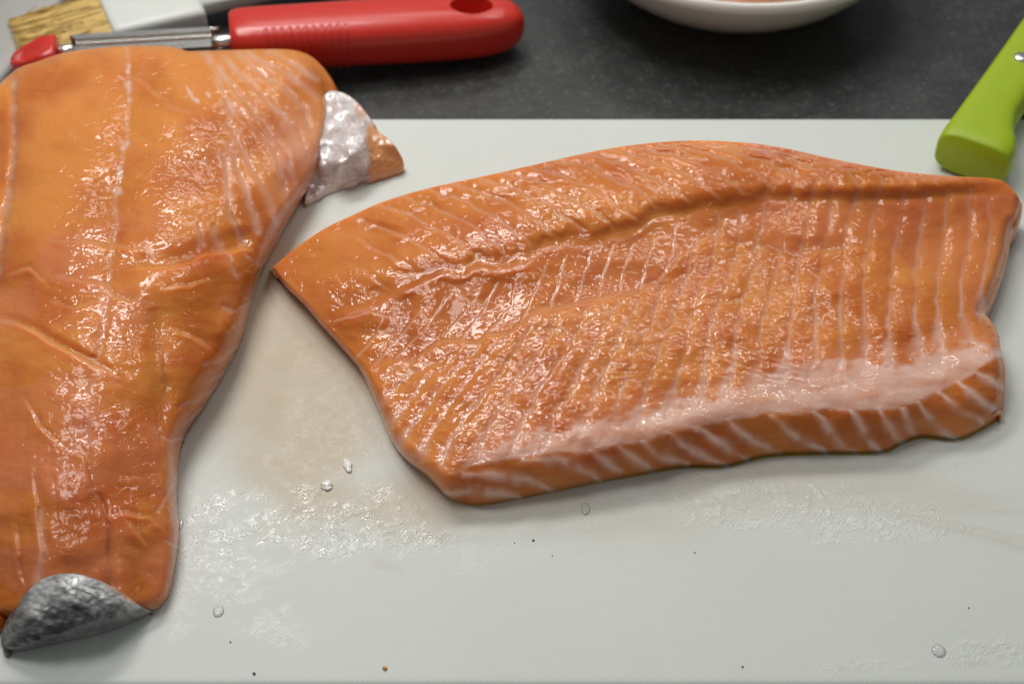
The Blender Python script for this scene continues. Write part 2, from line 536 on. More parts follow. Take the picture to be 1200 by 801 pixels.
def board():
    """rounded slab: fine top grid pulled into rounded corners, edge roll, side and underside"""
    nx, ny = 330, 200
    rc, re, th = 0.012, 0.0030, 0.0117
    # inner top sheet (inset by re)
    xs = np.linspace(BX0 + re, BX1 - re, nx); ys = np.linspace(BY0 + re, BY1 - re, ny)
    X, Y = np.meshgrid(xs, ys)
    r = rc - re
    for cx, sx in ((BX0 + rc, -1), (BX1 - rc, 1)):
        for cy, sy in ((BY0 + rc, -1), (BY1 - rc, 1)):
            m = ((X - cx) * sx > 0) & ((Y - cy) * sy > 0)
            dx, dy = (X - cx) * sx, (Y - cy) * sy
            mx = np.maximum(dx, dy); l = np.hypot(dx, dy)
            f = np.where(m & (l > 0), mx / np.maximum(l, 1e-9), 1)
            X = np.where(m, cx + (X - cx) * f, X); Y = np.where(m, cy + (Y - cy) * f, Y)
    top = np.stack([X, Y, np.zeros_like(X)], -1)
    V = [top.reshape(-1, 3)]
    idx = np.arange(nx * ny).reshape(ny, nx)
    Q = [np.stack([idx[:-1, :-1], idx[:-1, 1:], idx[1:, 1:], idx[1:, :-1]], -1).reshape(-1, 4)]
    ring = np.concatenate([idx[0, :-1], idx[:-1, -1], idx[-1, :0:-1], idx[:0:-1, 0]])
    R = V[0][ring]
    cx = np.clip(R[:, 0], BX0 + rc, BX1 - rc); cy = np.clip(R[:, 1], BY0 + rc, BY1 - rc)
    N = np.stack([R[:, 0] - cx, R[:, 1] - cy], -1); N /= np.maximum(np.linalg.norm(N, axis=1, keepdims=True), 1e-9)
    prof = [(re * math.sin(a), -re * (1 - math.cos(a))) for a in np.linspace(0, math.pi / 2, 7)[1:]]
    prof += [(re, -th + re * 0.6), (re * 0.6, -th)]
    n0 = nx * ny; prev = ring
    for o_, z in prof:
        S = R.copy(); S[:, :2] += N * o_; S[:, 2] = z
        cur = n0 + np.arange(len(ring)); n0 += len(ring)
        V.append(S); Q.append(np.stack([prev, cur, np.roll(cur, -1), np.roll(prev, -1)], -1)); prev = cur
    V = np.concatenate(V)
    me = big_mesh('cutting_board', V, np.concatenate(Q), [prev[::-1]])
    u, v = proj(V)
    nz = Noise(5)
    n = nz.fbm(u / 40, v / 18, 4)
    fine = nz.fbm(u / 9, v / 5, 2)

    def blob(cu, cv, ru, rv, soft=0.5):
        d = np.hypot((u - cu) / ru, (v - cv) / rv) + n * 0.9 + fine * 0.25
        return smooth(1.15, 1.15 - soft, d)
    wet = np.zeros(len(V))
    for b in [(345, 612, 150, 40, 1), (440, 632, 75, 24, 1.1), (250, 660, 60, 45, 0.7), (330, 735, 45, 22, 0.5), (850, 585, 130, 30, 0.8),
              (1000, 610, 110, 26, 0.8), (700, 600, 60, 22, 0.5), (1165, 765, 45, 16, 0.9), (1010, 782, 45, 10, 0.9), (380, 500, 80, 90, 0.35), (210, 690, 30, 60, 0.6),
              (560, 640, 80, 30, 0.3)]:
        wet = np.maximum(wet, blob(*b[:4]) * b[4])
    stain_shade = np.zeros(len(V))
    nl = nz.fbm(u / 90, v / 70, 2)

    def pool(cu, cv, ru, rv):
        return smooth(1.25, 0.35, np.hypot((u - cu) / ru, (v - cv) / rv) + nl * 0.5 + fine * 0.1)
    for b in [(370, 440, 130, 190, 0.95), (330, 330, 90, 110, 0.9), (470, 590, 110, 60, 0.7), (920, 575, 220, 40, 0.35), (1090, 590, 120, 24, 0.3), (640, 600, 190, 45, 0.30)]:  # juice stains; those between the fillets also hold painted-in shade
        stain_shade = np.maximum(stain_shade, pool(*b[:4]) * b[4])
    # yellowish knife-drag streaks right of the fillet
    for ln in ([(1010, 588), (1100, 608), (1200, 632)], [(1040, 600), (1130, 622), (1200, 640)], [(1090, 584), (1200, 600)], [(440, 660), (470, 668)]):
        d, _, _ = seg_dist(u, v + n * 6, ln)
        stain_shade = np.maximum(stain_shade, 0.32 * np.exp(-(d / 4) ** 2))
    attr(me, 'mask', np.stack([np.clip(wet, 0, 1.2), np.clip(stain_shade, 0, 1), n * 0], -1))
    return me


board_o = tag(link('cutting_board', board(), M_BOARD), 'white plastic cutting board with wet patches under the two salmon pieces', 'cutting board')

# ------------------------------------------------------------------ salmon pieces
nzA, nzB, nzC = Noise(11), Noise(12), Noise(13)


def lines_field(u, v, lines, w, wob=1.2, seed=Noise(31)):
    """strength 0..1 near any line, plus nearest signed distance"""
    uu = u + wob * 2 * seed.fbm(u / 14, v / 14, 2); vv = v + wob * 2 * seed.fbm(u / 14 + 50, v / 14, 2)
    near = np.full(u.shape, 1e3); side = np.ones(u.shape); par = np.zeros(u.shape)
    for ln in lines:
        d, s, p = seg_dist(uu, vv, ln)
        k = d < near
        near[k] = d[k]; side[k] = s[k]; par[k] = p[k]
    return np.exp(-(near / w) ** 2), near, side, par


# ---- the wide piece on the right
BELLY = [[(447, 469), (484, 435), (520, 418)], [(458, 495), (481, 465), (500, 443), (531, 421)],
         [(466, 523), (476, 509), (494, 482), (517, 451), (558, 410)], [(489, 537), (506, 504), (531, 465), (555, 435), (590, 398)],
         [(517, 545), (525, 520), (550, 484), (572, 454), (599, 418), (618, 386)], [(555, 540), (566, 509), (588, 473), (610, 440), (638, 402), (650, 372)],
         [(594, 530), (616, 487), (629, 460), (643, 440), (668, 399), (690, 360)], [(634, 522), (647, 490), (672, 446), (697, 400), (724, 353)],
         [(672, 515), (686, 482), (705, 438), (727, 389), (746, 350)], [(706, 512), (722, 474), (734, 433), (752, 397), (763, 375), (779, 325)],
         [(742, 500), (757, 457), (771, 413), (785, 375), (806, 320), (815, 280)], [(780, 486), (793, 444), (805, 390), (816, 346), (829, 322), (839, 283), (843, 250)],
         [(818, 474), (831, 410), (834, 372), (850, 333), (862, 304), (868, 246)], [(848, 462), (860, 419), (862, 383), (871, 351), (884, 312), (889, 272), (896, 240), (900, 214)],
         [(880, 450), (890, 414), (894, 367), (910, 312), (915, 272), (925, 238), (930, 212)], [(914, 442), (923, 419), (928, 367), (935, 312), (942, 272), (949, 238), (954, 212)],
         [(946, 440), (955, 409), (957, 338), (966, 278), (973, 238), (980, 212)], [(980, 435), (985, 409), (986, 338), (989, 280), (1000, 240), (1008, 213)],
         [(1010, 430), (1012, 410), (1012, 344), (1016, 283), (1027, 239), (1034, 214)], [(1040, 430), (1042, 368), (1045, 311), (1052, 270), (1057, 237), (1062, 217)],
         [(1074, 415), (1074, 382), (1071, 327), (1077, 283), (1085, 237), (1086, 220)], [(1100, 405), (1099, 360), (1100, 322), (1105, 294), (1110, 224)],
         [(1136, 395), (1127, 368), (1125, 333), (1133, 294), (1136, 224)], [(1147, 366), (1149, 344), (1159, 294), (1160, 232)]]
MIDS = [[(439, 428), (464, 400), (494, 362)], [(464, 419), (499, 384), (524, 351)], [(418, 421), (442, 392), (450, 372)], [(520, 394), (545, 367), (564, 337)],
        [(542, 398), (569, 361), (583, 334)], [(567, 396), (600, 359), (605, 328)], [(610, 376), (630, 337), (640, 312)], [(644, 364), (655, 334), (663, 304)],
        [(674, 356), (685, 323), (693, 294)], [(701, 350), (707, 323), (721, 287)], [(726, 344), (732, 317), (743, 285)], [(751, 342), (759, 309), (767, 280)],
        [(776, 337), (787, 301), (795, 262)], [(392, 377), (433, 366), (464, 373)]]
FRONT = [[(522, 578), (563, 575), (610, 582)], [(544, 556), (588, 558), (620, 562), (648, 574)], [(613, 540), (653, 538), (680, 548), (703, 562)],
         [(693, 528), (727, 553)], [(725, 525), (745, 537), (765, 552)], [(752, 518), (775, 535), (805, 544)], [(785, 508), (815, 530), (852, 546)],
         [(815, 500), (847, 520), (874, 538)], [(852, 492), (880, 515), (912, 531)], [(905, 487), (932, 510), (967, 530)], [(952, 480), (970, 500), (982, 522), (1002, 531)],
         [(997, 480), (1015, 510), (1037, 534)], [(1030, 480), (1047, 507), (1059, 524)], [(1057, 478), (1072, 508)], [(1075, 472), (1097, 500), (1122, 517)],
         [(1100, 460), (1125, 480), (1150, 494)], [(1122, 445), (1150, 470), (1172, 482)], [(1145, 436), (1177, 457)]]
S1 = np.array([(300, 410), (382, 377), (415, 362), (450, 353), (480, 338), (500, 330), (525, 322), (553, 316), (580, 316), (600, 310), (635, 298), (667, 284), (692, 290),
               (715, 283), (745, 272), (765, 258), (815, 250), (860, 243), (900, 238), (940, 237), (1050, 235), (1140, 229), (1210, 222)], float)
S2 = np.array([(300, 440), (430, 432), (457, 421), (487, 423), (513, 401), (545, 401), (577, 392), (600, 388), (617, 377), (640, 366), (663, 359), (700, 350), (725, 345), (748, 343),
               (770, 330), (800, 300), (830, 276), (880, 288), (940, 301), (1000, 288), (1045, 282), (1075, 326), (1105, 331), (1125, 360), (1150, 368), (1210, 380)], float)
FT = np.array([(500, 566), (540, 546), (555, 532), (600, 514), (640, 506), (680, 498), (720, 490), (760, 479), (812, 466), (875, 455), (900, 437), (945, 426), (1000, 425),
               (1050, 426), (1087, 411), (1125, 398), (1160, 404), (1200, 404)], float)
FB = np.array([(500, 566), (540, 552), (555, 543), (600, 537), (660, 531), (700, 527), (755, 516), (787, 505), (840, 494), (900, 484), (962, 480), (1012, 480), (1060, 476),
               (1100, 459), (1125, 446), (1165, 421), (1200, 410)], float)


def right_piece():
    ns, nt = 640, 330
    top = crom([(317, 315), (345, 292), (380, 268), (420, 249), (450, 236), (500, 221), (560, 208), (640, 190), (720, 173), (800, 165), (870, 167), (920, 174), (980, 187), (1050, 200),
                (1110, 206), (1160, 209), (1178, 214), (1190, 226), (1197, 238)], ns)
    left = crom([(317, 315), (334, 336), (356, 358), (378, 384), (398, 406), (420, 432), (432, 455), (443, 480), (458, 515), (475, 538), (500, 558), (520, 578), (534, 588)], nt)
    right = crom([(1197, 238), (1192, 255), (1184, 268), (1178, 300), (1166, 335), (1153, 362), (1158, 372), (1168, 388), (1171, 408), (1176, 430), (1176, 460), (1175, 478), (1170, 492)], nt)
    bot = crom([(534, 588), (560, 592), (600, 586), (650, 576), (700, 566), (750, 557), (800, 549), (850, 548), (900, 536), (960, 533), (1030, 532), (1056, 522), (1080, 514), (1120, 517), (1148, 506), (1170, 492)], ns)
    UV = coons(top, left, right, bot)
    u, v = UV[..., 0], UV[..., 1]
    cp = [(317, 315, .75), (380, 268, 1.4), (450, 236, 2.0), (560, 208, 2.7), (700, 176, 3.15), (820, 165, 3.3), (920, 174, 3.2), (1050, 200, 2.75), (1150, 208, 2.2), (1197, 238, 1.8),
          (400, 330, 1.5), (480, 290, 2.3), (600, 255, 2.95), (720, 225, 3.3), (850, 205, 3.3), (1000, 215, 2.95), (1120, 222, 2.45),
          (400, 400, 0.9), (450, 450, 1.15), (470, 510, 1.1), (520, 560, 1.35), (500, 400, 1.6), (600, 360, 2.2), (700, 330, 2.5), (800, 300, 2.65), (900, 290, 2.65), (1000, 280, 2.5), (1100, 270, 2.1), (1165, 290, 1.7),
          (560, 480, 1.75), (650, 440, 2.2), (750, 420, 2.4), (850, 400, 2.5), (950, 390, 2.5), (1050, 380, 2.3), (1130, 370, 1.9),
          (555, 540, 1.6), (650, 522, 1.85), (750, 505, 1.95), (850, 480, 2.05), (950, 462, 2.1), (1050, 452, 2.1), (1130, 425, 2.0), (1168, 415, 1.9), (1160, 370, 1.7)]
    h = TPS(cp)(u, v) * 0.01
    # front face: below the fat band the side falls to the board
    vb = np.interp(u, bot[:, 0], bot[:, 1])
    vf = np.interp(u, FB[:, 0], FB[:, 1])
    vf = vf + 7 * nzC.fbm(u / 24, v / 200, 2)
    fac = np.clip((v - vf) / np.maximum(vb - vf, 4), 0, 1)
    front = (v > vf) & (u > 510)
    roll = np.clip((v - vf + 20) / np.maximum(vb - vf + 20, 4), 0, 1)
    prof = np.clip(1 - roll ** 1.9, 0, 1) ** 0.75
    h = np.where(u > 500, h * (1 + (prof - 1) * smooth(500, 545, u)), h)
    # side towards the left end
    d, _, _ = seg_dist(u, v, left, 80)
    wL = np.interp(v, [315, 400, 480, 590], [6, 8, 15, 28])
    h = h * np.sqrt(np.clip(1 - (1 - np.clip(d / wL, 0, 1)) ** 2.2, 0, 1))
    dB, _, _ = seg_dist(u, v, bot, 30)
    h = h * np.clip(0.0 + dB / 6, 0, 1) ** 0.5
    # right end and far silhouette are rounded over
    dR, _, _ = seg_dist(u, v, right, 40)
    h = h - 0.004 * np.clip(1 - dR / 14, 0, 1) ** 2 * (h > 0.006)
    # ---- ledge between the loin and the rib side
    s1 = v - np.interp(u, S1[:, 0], S1[:, 1]) + np.interp(u, [680, 800], [9, 3]) * nzC.fbm(u / 20, v / 60, 2)
    A = np.interp(u, [380, 600, 720, 800, 1100, 1150, 1190], [0, 0.0004, 0.0015, 0.0036, 0.0040, 0.0022, 0])
    W = np.interp(u, [380, 700, 800, 1150], [16, 22, 28, 18])
    h = h + A * (1 - smooth(-1, 1, 2 * (s1 + W / 2) / W)) - A * 0.5
    G = np.interp(u, [376, 400, 480, 600, 690, 760, 830], [0, 0.0005, 0.0010, 0.0012, 0.0008, 0.0004, 0])
    h = h - G * np.exp(-((s1 + 10) / 11.0) ** 2)
    lip = np.interp(u, [376, 400, 690, 760, 1150], [0, 0.00015, 0.0002, 0.0001, 0.0])
    h = h + lip * (0.4 + 1.6 * nzA.fbm(u / 18, v / 50, 2)) * np.exp(-((s1 - 3) / 3.5) ** 2)
    # ---- rib side lies like a skin over the smooth flakes
    s2 = v - np.interp(u, S2[:, 0], S2[:, 1]) + 6 * nzB.fbm(u / 16, v / 40, 2)
    B = np.interp(u, [440, 480, 760, 820, 1000, 1150], [0.0004, 0.0014, 0.0014, 0.0006, 0.0007, 0.0005])
    below = smooth(-4, 4, s2)
    h = h + B * (below - 0.5) * smooth(0, 12, s1) * 0.6
    mid = smooth(-2, 3, s1) * (1 - below)
    rib = below * smooth(2, 8, s1) * (1 - front) * smooth(4, 22, d)
    # ---- flakes
    fb, nb_, sb, pb = lines_field(u, v, BELLY, 2.3, 2.2)
    wid = 2.6 + 5.0 * smooth(0.24, 0.0, pb)
    fb = np.exp(-(nb_ / wid) ** 2)
    fm, nm, sm, pm = lines_field(u, v, MIDS, 1.5)
    ff, nf, sf, pf = lines_field(u, v, FRONT, 3.6, 1.5)
    ff = np.exp(-(nf / (2.4 + 3.4 * np.sin(np.pi * np.clip(pf, 0.1, 0.9)) + 2.0 * nzA.fbm(u / 14, v / 14, 2))) ** 2) * np.clip(0.85 + nzB.fbm(u / 16, v / 16, 2), 0.3, 1)
    zone_b = smooth(-30, -22, s1) * (1 - front)
    h = h + zone_b * (1 - mid * (u < 800)) * (-0.00022 * np.exp(-(nb_ / 7) ** 2))
    h = h + zone_b * (1 - mid * (u < 800)) * 0.00025 * sb * np.clip(1 - nb_ / 11, 0, 1) ** 2 * np.clip(nb_ / 4, 0, 1) * -1
    h = h + mid * (u < 800) * (0.00022 * sm * np.clip(1 - nm / 10, 0, 1) ** 2 * np.clip(nm / 4, 0, 1) * 1 + 0.00015 * np.exp(-(nm / 1.5) ** 2))
    h = h + front * (1 - fac) * 0.0003 * np.exp(-(nf / 3.5) ** 2)
    # ---- loin: oblique arcs
    arcs = []
    for u0 in range(360, 1130, 31):
        vt = np.interp(u0, top[:, 0], top[:, 1])
        e = np.interp(u0 + 110, S1[:, 0], S1[:, 1]) - np.interp(u0 + 110, top[:, 0], top[:, 1])
        e = max(min(e, 95), 24)
        arcs.append([(u0 - 25, vt + 4), (u0 + 20, vt + e * .16), (u0 + 68, vt + e * .42 - 2), (u0 + 105, vt + e * .74 - 4), (u0 + 118, vt + e * 1.0)])
    fa, na, sa, pa = lines_field(u, v, arcs, 1.7, 2.5)
    loin = (1 - smooth(-20, -10, s1))
    loin_a = loin * smooth(380, 480, u) * smooth(1170, 1100, u)
    h = h + loin_a * (-0.0002 * np.exp(-(na / 5.0) ** 2) + 0.0005 * sa * np.clip(1 - na / 10, 0, 1) ** 2 * np.clip(na / 4, 0, 1))
    # pits in the loin
    for (pu, pv, ru, rv, dp) in [(452, 270, 22, 8, .0014), (488, 251, 16, 7, .0014), (503, 243, 14, 6, .001), (428, 260, 8, 4, .0008), (590, 222, 14, 4, .0009), (607, 215, 10, 3.5, .0008),
                                 (648, 214, 22, 3, .0009), (523, 232, 10, 5, .0009), (372, 296, 10, 5, .0006), (440, 342, 13, 8, .001), (470, 320, 10, 5, .0007)]:
        dd = np.hypot((u - pu) / ru, (v - pv) / rv) + 0.5 * nzA.fbm(u / 12, v / 9, 2)
        h = h - 0.45 * dp * smooth(1.3, 0.4, dd)
    n6 = nzB.fbm(u / 18, v / 9, 3)
    ft = np.interp(u, FT[:, 0], FT[:, 1]) + 5 * smooth(800, 1000, u); fbt = np.interp(u, FB[:, 0], FB[:, 1])
    fw = np.exp(-(nb_ / 10) ** 2)
    band = smooth(-2, 18, v - ft + 14 * n6 + 8 * (fw - 0.35)) * smooth(6, -4, v - fbt + 8 * n6) * smooth(505, 560, u)
    # general unevenness
    inner = np.clip(np.minimum(d / 20, dB / 20), 0, 1)
    h = h + inner * (0.0018 * nzA.fbm(u / 60, v / 34, 2) + 0.00022 * nzB.fbm(u / 16, v / 9, 2))
    h = h + inner * rib * (1 - band) * 0.00022 * nzC.fbm(u / 11 + v / 40, v / 5, 2)
    # cracks in the front of the rib skin
    for ln in ([(835, 418), (870, 430), (900, 440), (945, 445)], [(840, 395), (862, 405), (895, 418), (935, 430)], [(1038, 372), (1052, 378)]):
        dd, ss, pp = seg_dist(u, v + 3 * nzA.fbm(u / 8, v / 8, 2), ln)
        h = h + 0.00012 * np.exp(-(dd / 1.8) ** 2) - 0.0001 * np.exp(-((dd - 3) / 2) ** 2)
    # ---- colour masks
    ft = np.interp(u, FT[:, 0], FT[:, 1]); fbt = np.interp(u, FB[:, 0], FB[:, 1])
    n6 = nzB.fbm(u / 18, v / 9, 3)
    fw = np.exp(-(nb_ / 10) ** 2)
    band = smooth(-7, 9, v - ft + 14 * n6 + 9 * (fw - 0.3)) * smooth(5, -3, v - fbt + 5 * n6) * smooth(505, 560, u)
    whiten = smooth(120, 0, ft - v)
    fat = np.maximum(band * np.clip(0.82 + 0.45 * nzA.fbm(u / 34, v / 14, 2) + 0.15 * smooth(800, 1050, u), 0.3, 1), fb * zone_b * (0.28 + 0.34 * whiten) * np.clip(0.9 + 1.2 * nzA.fbm(u / 20, v / 26, 2), 0.3, 1.3) * (1 - mid * (u < 790)))
    fat = np.maximum(fat, fm * mid * 0.38 * (u < 800))
    fat = np.maximum(fat, ff * front * np.interp(u, [520, 700, 900], [0.95, 0.9, 1.0]))
    fat = np.maximum(fat, fa * loin_a * 0.26)
    fat = np.maximum(fat, 0.30 * (0.7 + nzA.fbm(u / 18, v / 50, 2)) * np.exp(-((s1 - 2) / 2.0) ** 2) * smooth(380, 420, u) * smooth(830, 700, u))
    fat = np.maximum(fat, 0.18 * np.exp(-(s2 / 2.0) ** 2) * smooth(440, 480, u) * smooth(790, 740, u))
    edge = np.exp(-((d - 4) / 2.5) ** 2)
    fat = np.maximum(fat, 0.18 * edge)
    tone = np.clip(0.35 + 0.30 * loin - 0.22 * mid - 0.08 * front + 0.12 * rib + 0.40 * sb * np.clip(1 - nb_ / 12, 0, 1) * zone_b + 1.0 * nzA.fbm(u / 70, v / 40, 3), 0, 1)
    pink = np.clip(0.22 * mid * smooth(600, 700, u) + 0.35 * smooth(26, 4, np.abs(v - ft)) * smooth(520, 600, u) + 0.15 * rib * (nzC.fbm(u / 60, v / 40, 2) + 0.1), 0, 0.6)
    rough = np.clip(rib * (0.85 + 1.0 * nzC.fbm(u / 50, v / 30, 2)) + 0.30 * loin * smooth(-60, -20, s1), 0, 1)
    rough = rough * (1 - 0.75 * band)
    fib = np.clip(rib + 0.8 * front, 0, 1)
    me, M = patch_solid('flesh', UV, h, [fat, rough, tone, pink, fib], bulge=0.15)
    attr(me, 'mask', M[:, :3]); attr(me, 'mask2', np.c_[M[:, 3:5], np.zeros(len(M))])
    return me


me = right_piece()
rx = unproj(800, 420, 0)
fillet_r = tag(empty('salmon_fillet', (float(rx[0]), float(rx[1]), 0)),
               'wide skinless salmon fillet piece with ribbed pale lines and pink fat strip', 'salmon fillet')
link('flesh', me, M_FLESH, fillet_r)


# ---- the long piece on the left with the tail
ARCS_L = [[(275, 60), (305, 87), (335, 105), (355, 125), (362, 150)], [(262, 68), (292, 97), (327, 132), (350, 157), (362, 185)], [(255, 78), (280, 112), (310, 147), (335, 180), (346, 215)],
          [(262, 115), (285, 137), (315, 167), (330, 200), (336, 240)], [(290, 64), (330, 84), (355, 99), (370, 115)], [(267, 145), (292, 192), (317, 235), (324, 262)],
          [(267, 170), (280, 200), (295, 245), (303, 272)], [(260, 180), (267, 205), (268, 247), (284, 284)], [(315, 60), (345, 76), (370, 92)], [(240, 60), (255, 90), (272, 135)],
          [(250, 265), (258, 292)], [(265, 297), (278, 322)], [(310, 222), (322, 257)], [(232, 262), (236, 285)]]
ARCS_R = [[(216, 512), (200, 518), (188, 510)], [(207, 556), (194, 580), (184, 600)], [(255, 452), (232, 470), (212, 476)], [(284, 400), (262, 420), (240, 428)], [(301, 350), (280, 366), (262, 360)],
          [(322, 300), (305, 312), (290, 300)], [(236, 480), (214, 498)], [(270, 430), (250, 446)], [(208, 640), (196, 632)]]
CREASE = [[(60, 281), (100, 283), (135, 289), (165, 293), (183, 299)], [(64, 324), (96, 329), (123, 333), (133, 347), (152, 352), (168, 346)],
          [(0, 375), (19, 379), (40, 388), (59, 401), (95, 420), (118, 432), (135, 440)], [(150, 87), (168, 98), (185, 110), (200, 124), (222, 132)],
          [(107, 570), (118, 586), (123, 617), (128, 680)], [(39, 560), (45, 604), (50, 646), (48, 672)], [(83, 528), (98, 532), (103, 560), (112, 580)],
          [(190, 340), (215, 335), (245, 328)], [(200, 385), (225, 395), (248, 410)], [(187, 410), (190, 440), (192, 470)], [(178, 480), (184, 520), (186, 556)], [(10, 320), (35, 315), (50, 330)],
          [(128, 606), (150, 600), (175, 606), (192, 620)], [(152, 612), (165, 628), (172, 638)], [(60, 352), (85, 362), (110, 354)], [(30, 470), (45, 500), (70, 520)], [(20, 620), (22, 660), (28, 690)]]
STEPL = [(150, 314), (175, 312), (200, 312), (222, 305), (242, 296), (262, 294), (280, 290)]
MIDL = [(149, 56), (150, 95), (151, 115), (149, 135), (149, 160), (144, 180), (140, 205), (136, 242), (137, 261), (129, 301), (127, 353), (118, 400), (104, 465), (104, 520)]
SIDEL = [(16, 92), (16, 125), (17, 162), (12, 212), (4, 260), (-6, 330)]
TAILL = [(46, 600), (50, 646), (42, 690)]


def left_piece():
    ns, nt = 330, 470
    top = crom([(8, 93), (25, 79), (45, 72), (75, 62), (110, 57), (150, 54), (190, 54), (206, 56), (218, 60), (260, 59), (300, 58), (330, 58), (350, 61), (366, 72), (378, 92), (383, 112)], ns)
    left = crom([(8, 93), (-8, 112), (-40, 165), (-70, 260), (-85, 360), (-85, 470), (-62, 600), (-22, 690), (4, 726)], nt)
    right = crom([(383, 112), (384, 150), (374, 195), (356, 230), (340, 256), (324, 286), (308, 315), (298, 345), (284, 395), (266, 432), (240, 475), (219, 505), (211, 530), (208, 580), (210, 620), (206, 660), (198, 695), (186, 713)], nt)
    bot = crom([(4, 726), (30, 730), (90, 728), (140, 724), (186, 713)], ns)
    UV = coons(top, left, right, bot)
    u, v = UV[..., 0], UV[..., 1]
    cp = [(8, 93, 2.9), (75, 62, 3.4), (150, 55, 3.6), (250, 58, 3.4), (345, 60, 2.9), (383, 112, 1.9), (0, 180, 2.9), (80, 150, 3.7), (160, 140, 3.75), (250, 130, 3.6), (320, 130, 3.0), (370, 160, 1.9),
          (-60, 260, 1.2), (0, 280, 3.0), (80, 250, 3.7), (160, 240, 3.75), (240, 230, 3.4), (300, 220, 2.7), (345, 230, 1.7), (-80, 420, 1.2), (0, 400, 3.0), (80, 370, 3.7), (160, 360, 3.6), (240, 340, 2.9), (290, 340, 1.9),
          (0, 520, 2.6), (80, 500, 3.1), (150, 490, 2.9), (215, 470, 2.0), (0, 620, 2.0), (60, 600, 2.5), (130, 590, 2.4), (190, 580, 1.6), (40, 680, 1.7), (90, 670, 1.7), (140, 680, 1.3), (185, 680, 0.9), (100, 725, 0.8), (-20, 690, 1.0)]
    h = TPS(cp)(u, v) * 0.01
    d, _, par = seg_dist(u, v, right[::4], 90)
    w = np.interp(v, [112, 200, 320, 460, 560, 700], [8, 15, 30, 34, 20, 13])
    fl = np.interp(v, [112, 150, 240], [0.8, 0.45, 0.0])
    pr = np.sqrt(np.clip(1 - (1 - np.clip(d / w, 0, 1)) ** 2.1, 0, 1))
    h = h * (fl + (1 - fl) * pr)
    db, _, _ = seg_dist(u, v, bot[::4], 30)
    h = h * np.sqrt(np.clip(db / 14, 0, 1))
    dt, _, _ = seg_dist(u, v, top[::3], 40)
    h = h - 0.003 * np.clip(1 - dt / 16, 0, 1) ** 2
    inner = np.clip(np.minimum(d / 26, db / 20), 0, 1)
    # seams, creases, flaps
    md, ms, mp = seg_dist(u + 4 * nzA.fbm(u / 10, v / 7, 2), v, MIDL)
    h = h - 0.0005 * np.exp(-(md / 6) ** 2) * (v < 420) + 0.0002 * np.exp(-(md / 1.8) ** 2) * (v < 300)
    h = h - 0.0022 * np.exp(-((md - 0) / 26) ** 2) * smooth(420, 250, v) * smooth(60, 160, v)
    sdl, ssl, spl = seg_dist(u, v + 3 * nzB.fbm(u / 16, v / 16, 2), STEPL)
    vs = np.interp(u, [p[0] for p in STEPL], [p[1] for p in STEPL]) - 2 * nzB.fbm(u / 16, v / 16, 2)
    wu = smooth(140, 175, u) * smooth(300, 275, u)
    h = h + wu * 0.0019 * (smooth(-2, 4, v - vs) * smooth(70, 4, v - vs) - 0.8 * smooth(-30, -3, v - vs) * (v < vs + 2))
    cr, cn, cs, cpar = lines_field(u, v, CREASE, 1.5, 1.5)
    cs_amp = np.sin(np.pi * np.clip(cpar, 0.02, 0.98)) ** 0.5
    h = h + cs_amp * (0.0007 * cs * np.clip(1 - cn / 14, 0, 1) ** 2 * np.clip(cn / 3, 0, 1) + 0.00005 * np.exp(-(cn / 1.6) ** 2))
    # deep crease over the flank
    c4d, c4s, c4p = seg_dist(u, v + 2 * nzA.fbm(u / 12, v / 12, 2), CREASE[2])
    h = h - 0.0014 * np.exp(-((c4d - 5) / 6) ** 2) * (c4s < 0) * np.sin(np.pi * c4p) ** 0.5
    # the same in the trough near the right flank
    g, gs, gp = seg_dist(u, v, [(182, 360), (186, 420), (190, 472), (186, 520)])
    h = h - 0.0016 * np.exp(-(g / 13) ** 2) * np.sin(np.pi * gp) ** 0.5
    g, gs, gp = seg_dist(u, v, [(104, 560), (120, 600), (126, 640), (129, 684)])
    h = h - 0.0013 * np.exp(-(g / 10) ** 2) * smooth(0, .3, gp)
    sd, ss, sp_ = seg_dist(u + 3 * nzC.fbm(u / 9, v / 9, 2), v, SIDEL)
    h = h - 0.0016 * np.exp(-(sd / 5) ** 2)
    fa, na, sa, pa = lines_field(u, v, ARCS_L, 4.6, 1.3)
    fr, nr_, sr, prr = lines_field(u, v, ARCS_R, 2.0, 2.0)
    h = h + inner * (-0.0004 * np.exp(-(na / 3) ** 2) + 0.0003 * sa * np.clip(1 - na / 9, 0, 1) ** 2 * np.clip(na / 3, 0, 1) - 0.0005 * np.exp(-(nr_ / 3) ** 2))
    h = h + inner * (0.0018 * nzA.fbm(u / 70, v / 48, 2) + 0.0003 * nzB.fbm(u / 19, v / 12, 2))
    # long flake ridges running to the tail
    ph = (u - 120 - (v - 480) * 0.10) / 19 + 1.3 * nzC.fbm(u / 60, v / 120, 2)
    tz = smooth(455, 520, v) * inner
    h = h + tz * 0.00012 * np.abs(np.sin(ph * math.pi)) * smooth(-60, 20, u)
    # masks
    dash = smooth(-0.12, 0.12, nzB.fbm(u / 60, v / 9, 2))
    fat = 0.85 * np.exp(-(md / (3.4 + 3 * nzC.fbm(u / 9, v / 9, 2))) ** 2) * (0.25 + 0.75 * dash) * smooth(275, 215, v)
    fat = np.maximum(fat, 0.22 * np.exp(-(md / 3.5) ** 2) * (v > 250))
    fat = np.maximum(fat, 0.40 * np.exp(-(sd / 3.5) ** 2) * (0.4 + 0.6 * dash))
    fat = np.maximum(fat, fa * np.clip(0.40 + 0.5 * nzB.fbm(u / 22, v / 22, 2), 0.1, 0.6))
    fat = np.maximum(fat, fr * 0.45)
    fat = np.maximum(fat, cr * 0.12)
    tl, _, _ = seg_dist(u, v, TAILL)
